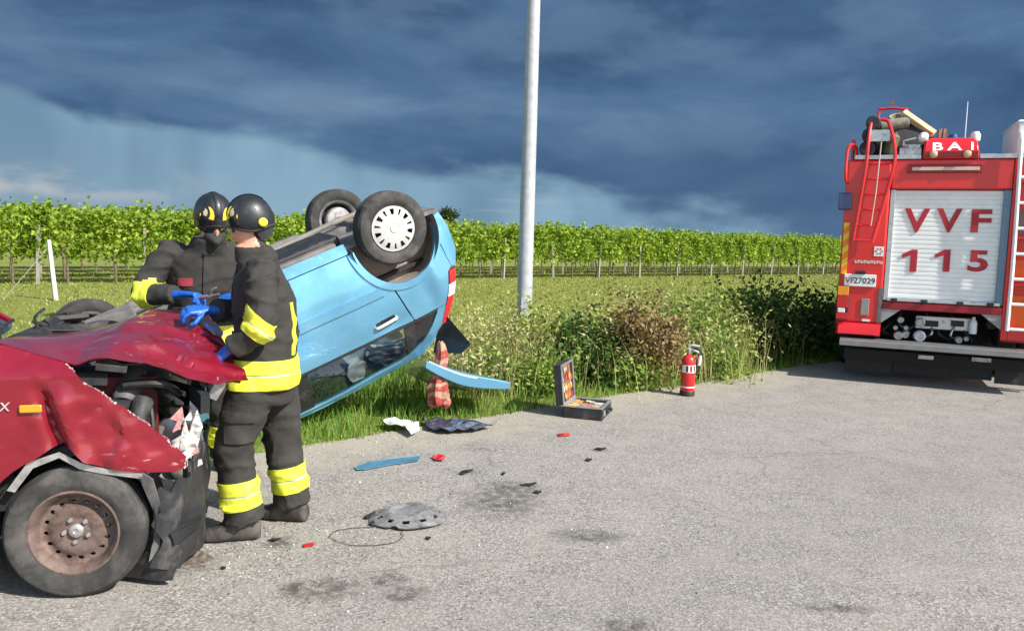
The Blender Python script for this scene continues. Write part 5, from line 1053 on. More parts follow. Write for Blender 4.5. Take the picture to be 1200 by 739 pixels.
# ================================================================== FIREFIGHTERS
M_suit = mat('turnout_cloth', (.027, .025, .022), .85, var=.22, vscale=9, bump=.25, bscale=160, dirt=(.046, .043, .037), dscale=5, dlo=.45, dhi=.85)
def cloth_folds(m, s=.22):
    T = NT(m.node_tree); b = next(n for n in T.n if n.type == 'BSDF_PRINCIPLED'); bp0 = next(n for n in T.n if n.type == 'BUMP'); v = T.node('ShaderNodeTexCoord').outputs['Object']
    mp = T.node('ShaderNodeMapping'); mp.inputs['Scale'].default_value = (1, 1, 1.7); T.l.new(v, mp.inputs['Vector']); n = T.noise(mp.outputs[0], 6, 2, .5, .8)
    rd_ = T.m('ABSOLUTE', T.m('SUBTRACT', n, .5)); bp = T.node('ShaderNodeBump'); bp.inputs['Strength'].default_value = s; bp.inputs['Distance'].default_value = .05; T.l.new(rd_, bp.inputs['Height']); T.l.new(bp0.outputs[0], bp.inputs['Normal']); T.l.new(bp.outputs[0], b.inputs['Normal'])
cloth_folds(M_suit)
M_skin = mat('skin', (.52, .28, .20), .5, var=.12, vscale=30)
M_boot = mat('boot_leather', (.035, .032, .028), .6, var=.3, dirt=(.11, .10, .085), dscale=9, dlo=.4, dhi=.7)
M_helm = mat('helmet_black', (.016, .017, .020), .42, var=.3, coat=.15, dirt=(.05, .05, .05), dscale=14, dlo=.55, dhi=.8)
M_glove = mat('blue_glove', (.012, .105, .46), .42, var=.15, vscale=25, bump=.12, bscale=70)
M_visor = mat('dark_visor', (.02, .02, .022), .12, var=.1, coat=.6)
M_hood_ = mat('fire_hood', (.03, .028, .03), .9, var=.2)

def ring(c, a, b, t, up, n=20, p=2.4):
    """super-ellipse ring at c, across direction a-scale along side, b along the other"""
    t = Vector(t).normalized(); u = Vector(up); u = (u - t * u.dot(t)).normalized(); w = t.cross(u); out = []
    for i in range(n):
        q = 2 * pi * i / n; cx, sy = cos(q), sin(q); ex = abs(cx) ** (2 / p) * (1 if cx > 0 else -1); ey = abs(sy) ** (2 / p) * (1 if sy > 0 else -1)
        out.append(Vector(c) + u * (a * ex) + w * (b * ey))
    return out

def evalmesh(mb, voxel, smooth=4, name='m'):
    me = mb.mesh(name); o = link(name, me); r = o.modifiers.new('r', 'REMESH'); r.mode = 'VOXEL'; r.voxel_size = voxel; r.use_smooth_shade = True
    if smooth: s = o.modifiers.new('s', 'SMOOTH'); s.iterations = smooth; s.factor = .5
    bpy.context.view_layer.update(); out = bpy.data.meshes.new_from_object(o.evaluated_get(bpy.context.evaluated_depsgraph_get())); bpy.data.objects.remove(o); bpy.data.meshes.remove(me); return out

def shell_band(me, name, matl, parent, planes, near=None, off=.006):
    """strip of the clothing surface between planes, lifted a few millimetres"""
    bm = bmesh.new(); bm.from_mesh(me)
    if near:
        a, b, R = Vector(near[0]), Vector(near[1]), near[2]; ab = b - a
        kill = [f for f in bm.faces if (lambda c: (c - (a + ab * max(0, min(1, (c - a).dot(ab) / ab.length_squared)))).length > R)(f.calc_center_median())]; bmesh.ops.delete(bm, geom=kill, context='FACES')
    for co, no in planes: bmesh.ops.bisect_plane(bm, geom=bm.verts[:] + bm.edges[:] + bm.faces[:], dist=1e-5, plane_co=co, plane_no=no, clear_outer=True)
    bm.normal_update()
    if not bm.faces: bm.free(); return None
    for f in bm.faces: f.material_index = 0
    n = {v: v.normal.copy() for v in bm.verts}; bed = [e for e in bm.edges if e.is_boundary]; fr = list(bm.faces); back = {v: bm.verts.new(v.co - n[v] * .004) for v in list(n)}
    for v in n: v.co = v.co + n[v] * off
    for e in bed:
        lp = e.link_loops[0]; p, q = lp.vert, lp.link_loop_next.vert; bm.faces.new([q, p, back[p], back[q]])
    for v in [v for v in bm.verts if not v.link_faces]: bm.verts.remove(v)
    o = bpy.data.meshes.new(name); bm.to_mesh(o); bm.free(); o.materials.clear(); o.materials.append(matl); finish(o, 50); return link(name, o, parent)

def two_bands(me, parent, a, d, w=.062, gap=.010, near=None, name='reflective_band'):
    """pair of yellow bands round a limb: from point a along direction d"""
    a = Vector(a); d = Vector(d).normalized()
    for k in range(2):
        s = k * (w + gap); shell_band(me, name, M_yellow, parent, [(a + d * s, -d), (a + d * (s + w), d)], near)
    shell_band(me, 'grey_tape', M_silverband, parent, [(a + d * w, -d), (a + d * (w + gap), d)], near, .003)

def hand(name, parent, M, curls, thumb=(.5, .4), side=1, sc=1.0):
    """gloved hand: palm and five separate fingers; x along the fingers, z the back of the hand, thumb towards side*y"""
    mb = MB(); mb.loft([ring((x, 0, 0), h, w, (1, 0, 0), (0, 0, 1), 16) for x, w, h in ((-.07, .030, .026), (-.02, .029, .024), (.01, .036, .022), (.05, .044, .020), (.085, .045, .017), (.10, .040, .012))])
    for i, (yo, L, r) in enumerate(((.033, .072, .0115), (.011, .082, .0118), (-.012, .076, .0115), (-.033, .058, .0105))):
        p = Vector((.085, side * yo, 0)); ang = 0.0; pts = [p - Vector((.03, 0, 0)), p.copy()]; sp = side * yo * 2.2
        for j, f in enumerate((.45, .32, .26)):
            ang += curls[i] * (1.0, 1.1, .8)[j]; p = p + Vector((cos(ang) * cos(sp), sin(sp) * .6, -sin(ang))) * (L * f); pts.append(p.copy())
        mb.tube(pts, [r, r * 1.05, r * 1.02, r * .96, r * .72], 10)
    t0 = Vector((.015, side * .030, -.005)); t1 = t0 + Vector((.030, side * .028, -.012)); t2 = t1 + Vector((.032 * cos(thumb[0]), side * .020 * cos(thumb[1]), -.026 * thumb[0])); t3 = t2 + Vector((.024, side * -.004, -.012)); mb.tube([t0 - Vector((.01, side * .01, 0)), t0, t1, t2, t3], [.014, .016, .0145, .013, .009], 10)
    me = evalmesh(mb, .0042, 2, name); me.transform(Matrix.Scale(sc, 4)); me.materials.append(M_glove); finish(me, 60)
    o = link(name, me, parent, M); return o

def frame(origin, xdir, zdir):
    x = Vector(xdir).normalized(); z = Vector(zdir); z = (z - x * z.dot(x)).normalized(); y = z.cross(x); return Matrix((x, y, z)).transposed().to_4x4().copy() if origin is None else Matrix.Translation(origin) @ Matrix((x, y, z)).transposed().to_4x4()

def helmet(parent, M, facedown=False):
    """round fire helmet with neck guard, brim lip, raised crest, flame badges and ear discs; local x forward"""
    def surf(az, el, k=1.0):
        ca, sa = cos(az), sin(az); ce, se = cos(el), sin(el)
        r = Vector((.130 * ca * ce - .008, .114 * sa * ce, .128 * se + .008)); fl = max(0, -el) * .025; r += Vector((ca * fl * (1.1 if ca < 0 else .5), sa * fl * .6, 0)); return r * k
    def low(az): return radians(-44 - 4 * max(0, -cos(az)) + 44 * max(0, cos(az)) ** 1.6)
    n = 44; mb = MB(); rings = []
    for i in range(15):
        t = i / 14; rings.append([surf(2 * pi * j / n, low(2 * pi * j / n) * (1 - t) + radians(88) * t) for j in range(n)])
    mb.loft(rings, cap0=False); inner = [[p * .955 for p in r] for r in (rings[0], rings[6])]; mb.loft([rings[0], inner[0], inner[1]], cap0=False, cap1=True)
    sh = mb.build('helmet', M_helm, parent, M=M, sharp=50)
    lip = [surf(2 * pi * j / n, low(2 * pi * j / n), 1.015) for j in range(n)]; mb = MB(); mb.tube(lip + [lip[0]], .007, 8, caps=False); mb.build('helmet_lip', M_black, sh)
    mb = MB(); mb.loft([ring(surf(0 if e < 90 else pi, radians(e if e < 90 else 180 - e), 1.005), .006, .02, (1, 0, .01), (0, 0, 1), 8) for e in range(25, 160, 9)]); mb.build('helmet_crest', M_helm, sh)
    fl = [(38 + 24 * cos(radians(a)), 22 + 25 * sin(radians(a))) for a in range(75, 352, 14)] + [(45 + 17 * cos(radians(a)), 26 + 18 * sin(radians(a))) for a in range(335, 95, -16)]
    for s in (1, -1):
        patch('flame_badge', [(radians(a), radians(b)) for a, b in fl], lambda a, e: surf(s * a, e, 1.022), mat('badge_yellow', (.80, .62, .04), .45, var=.1), sh, .05, .004, (0, 0, 0))
        patch('badge_centre', [(radians(a), radians(b)) for a, b in ((38, 20), (48, 19), (54, 28), (50, 33), (54, 38), (44, 37), (38, 30))], lambda a, e: surf(s * a, e, 1.024), mat('badge_silver', (.62, .55, .38), .4, .3), sh, .05, .004, (0, 0, 0))
        mb = MB(); c = surf(s * radians(112), radians(-28), 1.0); nn = Vector((c.x * .2, c.y, 0)).normalized(); mb.lathe([(.024, -.01), (.026, .010), (.020, .016), (0, .016)], 22, frame(c, Vector((0, 0, 1)).cross(nn), nn)); mb.build('ear_disc', mat('disc_yellow', (.80, .74, .05), .45), sh)
    patch('visor', [(radians(-62), radians(-8)), (radians(62), radians(-8)), (radians(55), radians(16)), (radians(-55), radians(16))], lambda a, e: surf(a, e, 1.035), M_visor, sh, .1, .004, (0, 0, 0))
    mb = MB(); mb.loft([[surf(radians(a), radians(-46) - .18 * k, .97 - .08 * k) + Vector((0, 0, -.030 * k)) for a in range(85, 276, 10)] for k in (0, 1, 2)], closed=False); mb.build('neck_flap', M_hood_, sh)
    if facedown: patch('face_shield', [(radians(-72), radians(-42)), (radians(72), radians(-42)), (radians(66), radians(-6)), (radians(-66), radians(-6))], lambda a, e: surf(a, e, 1.03) + Vector((.004, 0, 0)), M_visor, sh, .1, .003, (0, 0, 0))
    return sh

def firefighter(root, S, seed):
    """S: joint positions in the person's space (x forward, y left, z up)"""
    mb = MB(); V = Vector; up = (0, 1, 0)
    pel, wai, che, nek, hed = (V(S[k]) for k in ('pelvis', 'waist', 'chest', 'neck', 'head'))
    fwd = V((1, 0, 0)); T = che - pel
    # jacket: hem flares over the trousers
    def tr(c, w, d, t=T): return ring(c, w, d, t, up, 28, 2.6)
    hem = pel + V((0, 0, -.11))
    mb.loft([tr(hem, .222, .176), tr(hem + V((0, 0, .03)), .226, .180), tr(pel + V((0, 0, .05)), .214, .170), tr(wai, .202, .160), tr(wai.lerp(che, .55), .214, .165), tr(che, .220, .155), tr(che.lerp(nek, .45), .195, .125), tr(che.lerp(nek, .75), .130, .095), tr(nek, .078, .080), tr(nek.lerp(hed, .35), .066, .070)])
    # seat
    mb.loft([tr(pel + V((0, 0, -.20)), .185, .155), tr(pel + V((0, 0, -.05)), .205, .165), tr(pel + V((0, 0, .06)), .19, .15)])
    for s, k in ((1, 'l'), (-1, 'r')):
        sh, el, wr = V(S[k + 'sh']), V(S[k + 'el']), V(S[k + 'wr']); d1 = (el - sh); d2 = (wr - el)
        mb.tube([sh + V((0, -s * .10, .0)), sh + V((0, -s * .03, .005)), sh.lerp(el, .25), sh.lerp(el, .6), el - d1.normalized() * .03, el + d2.normalized() * .03, el.lerp(wr, .5), wr - d2.normalized() * .02, wr], [.075, .086, .082, .075, .073, .072, .066, .063, .064], 16)
        hp, kn, an = V(S[k + 'hip']), V(S[k + 'kn']), V(S[k + 'an']); toe = V(S[k + 'toe'])
        mb.tube([hp + V((0, 0, .08)), hp, hp.lerp(kn, .45), kn + V((0, 0, .05)), kn - V((0, 0, .06)), kn.lerp(an, .5), kn.lerp(an, .85), an + V((0, 0, .015))], [.10, .125, .120, .105, .100, .098, .100, .104], 18)
        # boot
        fd = V((toe.x - an.x, toe.y - an.y, 0)).normalized(); b0 = V((an.x, an.y, 0)); mb.loft([ring(b0 + fd * a + V((0, 0, z)), h, w, fd, (0, 0, 1), 14, 3) for a, z, h, w in ((-.085, .05, .045, .035), (-.06, .055, .055, .045), (0, .065, .065, .05), (.07, .058, .056, .052), (.14, .045, .043, .054), (.19, .038, .034, .046), (.215, .03, .022, .03))])
        mb.tube([b0 + V((0, 0, .05)), an + V((0, 0, .03))], [.055, .06], 12)
    # collar
    mb.loft([tr(che.lerp(nek, .72), .118, .108), tr(nek.lerp(hed, .22), .100, .104), tr(nek.lerp(hed, .34), .092, .096)])
    # head: skull, jaw, nose, chin
    hx = V(S['look']).normalized(); hz = V((0, 0, 1)); hz = (hz - hx * hz.dot(hx)).normalized(); hy = hz.cross(hx)
    H = lambda x, y, z: hed + hx * x + hy * y + hz * z
    mb.loft([[H((cx + a * cos(q)) * .95, b * sin(q) * .95, z * .97) for q in [2 * pi * i / 20 for i in range(20)]] for z, cx, a, b in ((-.115, .045, .025, .022), (-.10, .035, .055, .045), (-.06, .015, .080, .062), (-.01, 0, .096, .074), (.05, -.005, .099, .078), (.10, -.008, .075, .06), (.122, -.01, .03, .03))])
    mb.loft([[H(x + a, b * w, z) for a, b in ((0, -1), (.012, 0), (0, 1), (-.03, 0))] for x, z, w in ((.088, .025, .007), (.106, -.012, .013), (.112, -.026, .015), (.092, -.038, .012))])
    mb.loft([[H(.085 + a, b, z) for a, b in ((0, -.02), (.012, 0), (0, .02), (-.02, 0))] for z in (-.072, -.062, -.056)])
    mb.tube([H(0, 0, -.05), nek.lerp(hed, .2), nek], [.056, .058, .06], 14)
    me = evalmesh(mb, .0115, 3, 'body')
    # folds in the cloth, none on the head
    rg_ = random.Random(seed); co = np.empty(len(me.vertices) * 3, np.float32); me.vertices.foreach_get('co', co); co = co.reshape(-1, 3); no = np.empty_like(co); me.vertices.foreach_get('normal', no.reshape(-1))
    hz0 = nek.lerp(hed, .28).z; joints = [V(S[k]) for k in ('lel', 'rel', 'lkn', 'rkn')] + [wai, V(S['lsh']), V(S['rsh']), V(S['lan']) + V((0, 0, .1)), V(S['ran']) + V((0, 0, .1))]
    for i in range(len(co)):
        p = V(co[i].tolist())
        if (p - hed).length < .16 or p.z < .105: continue
        k = max(math.exp(-((p - j).length / .17) ** 2) for j in joints); a = .006 + .014 * k
        w1 = noise.noise((p.x * 3 + seed, p.y * 3, p.z * 3)) * .5; rr_ = max(0, 1 - 2.6 * abs(noise.noise((p.x * 3.5 + seed + w1, p.y * 3.5, p.z * 9 + w1 * 2)))); r2_ = max(0, 1 - 2.6 * abs(noise.noise((p.x * 8 - p.z * 6, p.y * 8 + seed, p.z * 8 + p.x * 6 + w1))))
        f = (rr_ ** 1.5) * .95 + (r2_ ** 1.5) * .55 - .45 + noise.noise((p.x * 15, p.y * 15 + seed, p.z * 19)) * .22
        co[i] += no[i] * (a * f)
    me.vertices.foreach_set('co', co.ravel()); me.update()
    me.materials.clear()
    for m in (M_suit, M_boot, M_skin, M_hood_): me.materials.append(m)
    for f in me.polygons:
        c = f.center; f.use_smooth = True
        f.material_index = (2 if (c - hed).dot(hx) > -.005 and (c - hed).dot(hz) > -.125 else 3) if ((c - hed).length < .15 and c.z > hz0 and (c - hed).xy.length < .13) else (1 if c.z < .105 else 0)
    finish(me, 70); link('body', me, root)
    # face details
    for s in (1, -1):
        mb = MB(); mb.lathe([(.0, -.006), (.009, -.004), (.0115, .002), (.008, .007), (0, .009)], 12, frame(H(.079, s * .031, .008), hz, hx)); mb.build('eye', mat('eye_dark', (.03, .025, .02), .2, var=.05), root)
        mb = MB(); mb.loft([ring(H(x, s * .074, z), .026, .010, hx, hz, 10) for x, z in ((-.02, -.008), (0, -.006), (.012, -.01))]); mb.build('ear', M_skin, root)
    mb = MB(); mb.tube([H(.088, -.024, -.058), H(.098, 0, -.056), H(.088, .024, -.058)], [.003, .005, .003], 6); mb.build('mouth', mat('lips', (.30, .11, .09), .5), root)
    return me

# ---------------------------------------------------------------- firefighter standing at the nose of the red car
fB = Vector((-.985, -.17, 0)).normalized(); lB = Vector((-fB.y, fB.x, 0)); oB = Vector((-1.335, 4.24, 0))
MBm = Matrix(((fB.x, lB.x, 0, oB.x), (fB.y, lB.y, 0, oB.y), (0, 0, 1, 0), (0, 0, 0, 1))); MBm = MBm @ Matrix.Scale(.978, 4)
pB = thing('person', 'firefighter in dark turnout gear standing sideways in front of the red car nose', 'person', M=MBm)
SB = dict(pelvis=(-.02, 0, .93), waist=(-.035, 0, 1.08), chest=(-.015, 0, 1.32), neck=(.02, 0, 1.52), head=(.065, 0, 1.68), look=(.90, .16, -.46),
          lsh=(-.03, .215, 1.435), lel=(-.055, .30, 1.165), lwr=(.10, .265, 1.06), rsh=(.03, -.20, 1.435), rel=(.13, -.27, 1.20), rwr=(.25, -.10, 1.215),
          lhip=(.03, .115, .83), lkn=(.115, .135, .48), lan=(.065, .14, .085), ltoe=(.26, .16, 0), rhip=(-.06, -.105, .83), rkn=(-.10, -.13, .48), ran=(-.165, -.13, .085), rtoe=(.03, -.19, 0))
meB = firefighter(pB, SB, 3)
two_bands(meB, pB, (0, 0, .825), (0, 0, 1), .072, .010, ((-.02, 0, .8), (-.02, 0, 1.0), .30))
ax = Vector(SB['lwr']) - Vector(SB['lel']); ax.normalize(); e = Vector(SB['lel']); axb = (ax * .75 + Vector((0, 0, -.66))).normalized()
two_bands(meB, pB, e + Vector((-.01, 0, .045)), (.62, 0, -.78), .050, .008, (e + Vector((-.02, 0, .12)), e + ax * .10, .118))
for k in 'lr':
    a, b = Vector(SB[k + 'an']), Vector(SB[k + 'kn']); two_bands(meB, pB, a + (b - a) * .255, b - a, .068, .012, (a, b, .14))
V_ = Vector
shell_band(meB, 'back_stripe', M_yellow, pB, [(V_((0, .075, 0)), V_((0, -1, 0))), (V_((0, .115, 0)), V_((0, 1, 0))), (V_((0, 0, .998)), V_((0, 0, -1))), (V_((0, 0, 1.28)), V_((0, 0, 1))), (V_((-.10, 0, 0)), V_((1, 0, 0)))], ((-.03, 0, .9), (-.03, 0, 1.4), .26))
helmet(pB, frame(V_(SB['head']) + V_((-.005, 0, .040)), SB['look'], (0, 0, 1)) @ Matrix.Scale(.91, 4))
wl = V_(SB['lwr']); hand('glove', pB, frame(wl + V_((.05, -.01, -.035)), (.72, -.12, -.68), (.55, .45, .65)), (.35, .38, .42, .48), (.6, .4), -1, 1.02)
wr = V_(SB['rwr']); hand('glove', pB, frame(wr + V_((.05, .02, .0)), (.9, .42, .02), (-.2, .3, .9)), (.6, .62, .65, .7), (.8, .4), 1, 1.02)

# ---------------------------------------------------------------- firefighter behind the bonnet
fA = Vector((.52, -.86, 0)).normalized(); lA = Vector((-fA.y, fA.x, 0)); oA = Vector((-2.02, 5.22, -.02))
MAm = Matrix(((fA.x, lA.x, 0, oA.x), (fA.y, lA.y, 0, oA.y), (0, 0, 1, 0), (0, 0, 0, 1)))
pA = thing('person', 'firefighter in dark turnout gear bending over the red bonnet behind it, hands raised', 'person', M=MAm)
SA = dict(pelvis=(-.06, 0, .95), waist=(-.05, 0, 1.12), chest=(.03, 0, 1.36), neck=(.12, .01, 1.53), head=(.20, .03, 1.665), look=(.80, .05, -.62),
          lsh=(.04, .215, 1.46), lel=(.14, .33, 1.22), lwr=(.32, .16, 1.21), rsh=(.02, -.225, 1.46), rel=(.05, -.375, 1.19), rwr=(.26, -.205, 1.215),
          lhip=(-.04, .115, .85), lkn=(.02, .13, .48), lan=(-.04, .14, .085), ltoe=(.16, .18, 0), rhip=(-.04, -.115, .85), rkn=(-.02, -.13, .48), ran=(-.12, -.14, .085), rtoe=(.08, -.18, 0))
meA = firefighter(pA, SA, 8)
two_bands(meA, pA, (0, 0, .855), (0, 0, 1), .072, .010, ((0, 0, .8), (0, 0, 1.0), .30))
for k in 'rl':
    a, b = V_(SA[k + 'el']), V_(SA[k + 'wr']); d = (b - a).normalized(); two_bands(meA, pA, a + d * -.005, d, .052, .008, (a - d * .04, b, .105))
    a, b = V_(SA[k + 'an']), V_(SA[k + 'kn']); two_bands(meA, pA, a + (b - a) * .255, b - a, .068, .012, (a, b, .14))
hA = helmet(pA, frame(V_(SA['head']) + V_((-.005, 0, .045)), SA['look'], (0, 0, 1)), True)
w_ = V_(SA['rwr']); hand('glove', pA, frame(w_ + V_((.045, .04, .0)), (.72, .69, .02), (-.25, .1, .95)), (.75, .78, .82, .88), (1.0, .2), 1, 1.12)
w_ = V_(SA['lwr']); hand('glove', pA, frame(w_ + V_((.055, -.04, .0)), (.74, -.66, .0), (-.2, .1, .95)), (.75, .78, .82, .88), (1.0, .2), -1, 1.12)
shell_band(meA, 'chest_patch', mat('red_patch', (.28, .03, .04), .7), pA, [(V_((0, 0, 1.26)), V_((0, 0, -1))), (V_((0, 0, 1.31)), V_((0, 0, 1))), (V_((0, -.17, 0)), V_((0, -1, 0))), (V_((0, -.09, 0)), V_((0, 1, 0))), (V_((.08, 0, 0)), V_((-1, 0, 0)))], ((.03, -.05, 1.2), (.03, -.05, 1.4), .24))
mb = MB(); hdp = V_(SA['head']); lk = V_(SA['look']).normalized(); mb.loft([ring(hdp + lk * (.03 + k * .012) + V_((0, 0, -.075 - .0 * k)), .050 - .006 * k, .072 - .01 * k, lk, (0, 0, 1), 18) for k in range(7)]); mb.build('face_cover', M_hood_, pA, .004)

# pockets and fastening flap: slightly raised patches of the same cloth
M_suit2 = mat('turnout_cloth_flap', (.034, .032, .028), .85, var=.2, vscale=12, bump=.2, bscale=150)
for me_, p_, S_k in ((meB, pB, SB), (meA, pA, SA)):
    for s in (1, -1):
        k = V_(S_k['lkn' if s > 0 else 'rkn']); h = V_(S_k['lhip' if s > 0 else 'rhip']); c = k.lerp(h, .45)
        shell_band(me_, 'leg_pocket', M_suit2, p_, [(c + V_((0, 0, -.085)), V_((0, 0, -1))), (c + V_((0, 0, .075)), V_((0, 0, 1))), (c + V_((-.07, 0, 0)), V_((-1, 0, 0))), (c + V_((.07, 0, 0)), V_((1, 0, 0))), (c + V_((0, s * .05, 0)), V_((0, -s, 0)))], (k, h, .17), .012)
        shell_band(me_, 'pocket_flap', M_suit, p_, [(c + V_((0, 0, .03)), V_((0, 0, -1))), (c + V_((0, 0, .08)), V_((0, 0, 1))), (c + V_((-.075, 0, 0)), V_((-1, 0, 0))), (c + V_((.075, 0, 0)), V_((1, 0, 0))), (c + V_((0, s * .05, 0)), V_((0, -s, 0)))], (k, h, .17), .019)
        shell_band(me_, 'jacket_pocket', M_suit2, p_, [(V_((0, 0, 1.0)), V_((0, 0, -1))), (V_((0, 0, 1.12)), V_((0, 0, 1))), (V_((.02, 0, 0)), V_((-1, 0, 0))), (V_((0, s * .07, 0)), V_((0, -s, 0))), (V_((0, s * .19, 0)), V_((0, s, 0)))], ((0, 0, .95), (0, 0, 1.2), .25), .011)
    shell_band(me_, 'front_flap', M_suit2, p_, [(V_((0, 0, .86)), V_((0, 0, -1))), (V_((0, 0, 1.47)), V_((0, 0, 1))), (V_((0, -.03, 0)), V_((0, -1, 0))), (V_((0, .03, 0)), V_((0, 1, 0))), (V_((.03, 0, 0)), V_((-1, 0, 0)))], ((.02, 0, .9), (.03, 0, 1.4), .25), .009)
# small hand tool with trailing leads, held between the two
mb = MB(); c = MAm @ (V_(SA['rwr']) + V_((.15, .13, -.03))); mb.tube(catmull([c + V_((-.07, 0, .01)), c + V_((-.02, -.01, .02)), c + V_((.05, -.02, .035)), c + V_((.11, -.03, .05))], 4), [.010] * 5 + [.014] * 4 + [.007] * 4, 8)
mb.tube(catmull([c + V_((.05, -.02, .035)), c + V_((.07, -.04, .07)), c + V_((.10, -.04, .09))], 4), .007, 7); mb.tube(catmull([c + V_((-.05, 0, .0)), c + V_((-.04, -.03, -.05)), c + V_((-.03, -.02, -.10))], 5), .004, 6)
tag(mb.build('hand_cutter', mat('cutter_metal', (.30, .26, .26), .4, .5, var=.3)), 'small metal hand cutter held between the two firefighters above the bonnet', 'hand tool')
# ================================================================== SMALL THINGS ON THE ROAD
def onground(name, label, cat, mb, m, bev=0, group=None, sharp=35): o = mb.build(name, m, None, bev, sharp=sharp); return tag(o, label, cat, group)
# ---------------------------------------------------------------- open tool case
ce = Vector((.955, -.295, 0)).normalized(); cw = Vector((-ce.y, ce.x, 0)); co_ = G(660, 489); CM = Matrix(((ce.x, cw.x, 0, co_.x), (ce.y, cw.y, 0, co_.y), (0, 0, 1, 0), (0, 0, 0, 1)))
case = thing('tool_case', 'black hard tool case standing open on the road edge, lid upright', 'tool case', M=CM)
M_case = mat('case_black', (.020, .020, .022), .5, var=.2, dirt=(.07, .065, .06), dscale=8); M_foam = mat('grey_foam', (.36, .36, .38), .85, var=.15)
cl, cwid, chh = .36, .46, .105
mb = MB()
for c, s in (((cl / 2, .012, chh / 2), (cl, .024, chh)), ((cl / 2, cwid - .012, chh / 2), (cl, .024, chh)), ((.012, cwid / 2, chh / 2), (.024, cwid - .05, chh)), ((cl - .012, cwid / 2, chh / 2), (.024, cwid - .05, chh)), ((cl / 2, cwid / 2, .015), (cl - .05, cwid - .05, .022))): mb.box(c, s)
bs_ = mb.build('case_base', M_case, case, .006)
mb = MB()
for c, s in (((cl / 2, .012, chh + .004), (cl + .006, .028, .008)), ((cl / 2, cwid - .012, chh + .004), (cl + .006, .028, .008)), ((.012, cwid / 2, chh + .004), (.028, cwid - .056, .008)), ((cl - .012, cwid / 2, chh + .004), (.028, cwid - .056, .008))): mb.box(c, s)
mb.build('metal_rim', M_alu, bs_)
mb = MB(); mb.box((cl / 2, cwid / 2, .052), (cl - .052, cwid - .052, .055)); mb.build('foam_insert', M_foam, bs_)
for a in (.05, cwid - .05): mb = MB(); mb.box((cl + .008, a, chh * .6), (.018, .035, .05)); mb.build('catch', M_alu, bs_, .004)
mb = MB(); mb.tube(catmull([(cl, cwid * .36, .06), (cl + .035, cwid * .38, .06), (cl + .035, cwid * .62, .06), (cl, cwid * .64, .06)], 5), .010, 8); mb.build('handle', M_black, bs_)
LT = Matrix.Translation((0, 0, chh + .008)) @ Matrix.Rotation(radians(-6), 4, 'Y')                # lid space: x thickness (inner side +), y width, z up
mb = MB(); LH, LD = .37, .07
for c, s in (((-LD / 2 - .004, .012, LH / 2), (LD, .024, LH)), ((-LD / 2 - .004, cwid - .012, LH / 2), (LD, .024, LH)), ((-LD / 2 - .004, cwid / 2, .012), (LD, cwid - .05, .024)), ((-LD / 2 - .004, cwid / 2, LH - .012), (LD, cwid - .05, .024)), ((-LD + .006, cwid / 2, LH / 2), (.020, cwid - .05, LH - .05))): mb.box(c, s)
lid = mb.build('case_lid', M_case, case, .006, M=LT)
mb = MB()
for c, s in (((.001, .010, LH / 2), (.009, .024, LH)), ((.001, cwid - .010, LH / 2), (.009, .024, LH)), ((.001, cwid / 2, .010), (.009, cwid - .05, .02)), ((.001, cwid / 2, LH - .010), (.009, cwid - .05, .02))): mb.box(c, s)
mb.build('metal_rim', M_alu, lid)
mb = MB(); mb.box((-.038, cwid / 2, LH / 2), (.03, cwid - .052, LH - .052)); mb.build('foam_insert', mat('brown_foam', (.16, .09, .07), .9, var=.3, vscale=30), lid)
r_ = random.Random(12); cols = [mat('tool_orange', (.55, .17, .04), .5), mat('tool_red', (.28, .05, .04), .5), mat('tool_yellow', (.6, .36, .06), .5), M_alu, mat('tool_dark', (.05, .04, .045), .5), mat('tool_pale', (.6, .5, .4), .6)]
def toolbit(parent, c, l, r, d, m):
    mb = MB(); d = Vector(d).normalized(); c = Vector(c); mb.tube([c - d * l * .5, c - d * l * .42, c + d * l * .05, c + d * l * .08, c + d * l * .5], [r * .8, r, r, r * .45, r * .35], 8); mb.build('tool', m, parent)
for i in range(26):
    y = .05 + (i % 7) * .058 + r_.uniform(-.01, .01); z = .06 + (i // 7) * .085; toolbit(lid, (-.016, y, z), r_.uniform(.06, .10), r_.uniform(.009, .014), (0, r_.uniform(-.5, .5), 1), r_.choice(cols))
for i in range(14):
    toolbit(bs_, (.06 + (i % 3) * .11, .06 + (i // 3) * .08, .092), r_.uniform(.08, .12), r_.uniform(.010, .016), (1, r_.uniform(-.4, .4), 0), r_.choice(cols))
# ---------------------------------------------------------------- fire extinguisher
ep = G(805, 463); ex = thing('fire_extinguisher', 'red fire extinguisher with white label standing on the road edge', 'fire extinguisher', ep)
mb = MB(); mb.lathe([(.0, .035), (.070, .035), (.075, .05), (.075, .36), (.070, .395), (.050, .425), (.028, .44), (.026, .455), (0, .455)], 32); mb.build('cylinder', mat('extinguisher_red', (.56, .016, .014), .3, var=.1, coat=.4), ex)
mb = MB(); mb.lathe([(.0, .0), (.078, .0), (.080, .012), (.080, .05), (.0765, .055), (.0, .055)], 28); mb.build('foot_ring', M_black, ex)
mb = MB(); a0, a1 = radians(-155), radians(-20); mb.loft([[Vector((.0765 * cos(a), .0765 * sin(a), z)) for a in np.linspace(a0, a1, 14)] for z in (.255, .335)], closed=False); lb_ = mb.build('label_panel', M_white, ex)
for k in range(3): mb = MB(); mb.loft([[Vector((.0775 * cos(a), .0775 * sin(a), z)) for a in np.linspace(radians(-120 + k * 32), radians(-102 + k * 32), 5)] for z in (.262, .328)], closed=False); mb.build('label_print', M_redlens if k % 2 else M_black, lb_)
mb = MB(); mb.lathe([(.0772, .092), (.0772, .104)], 28); mb.build('white_ring', M_white, ex)
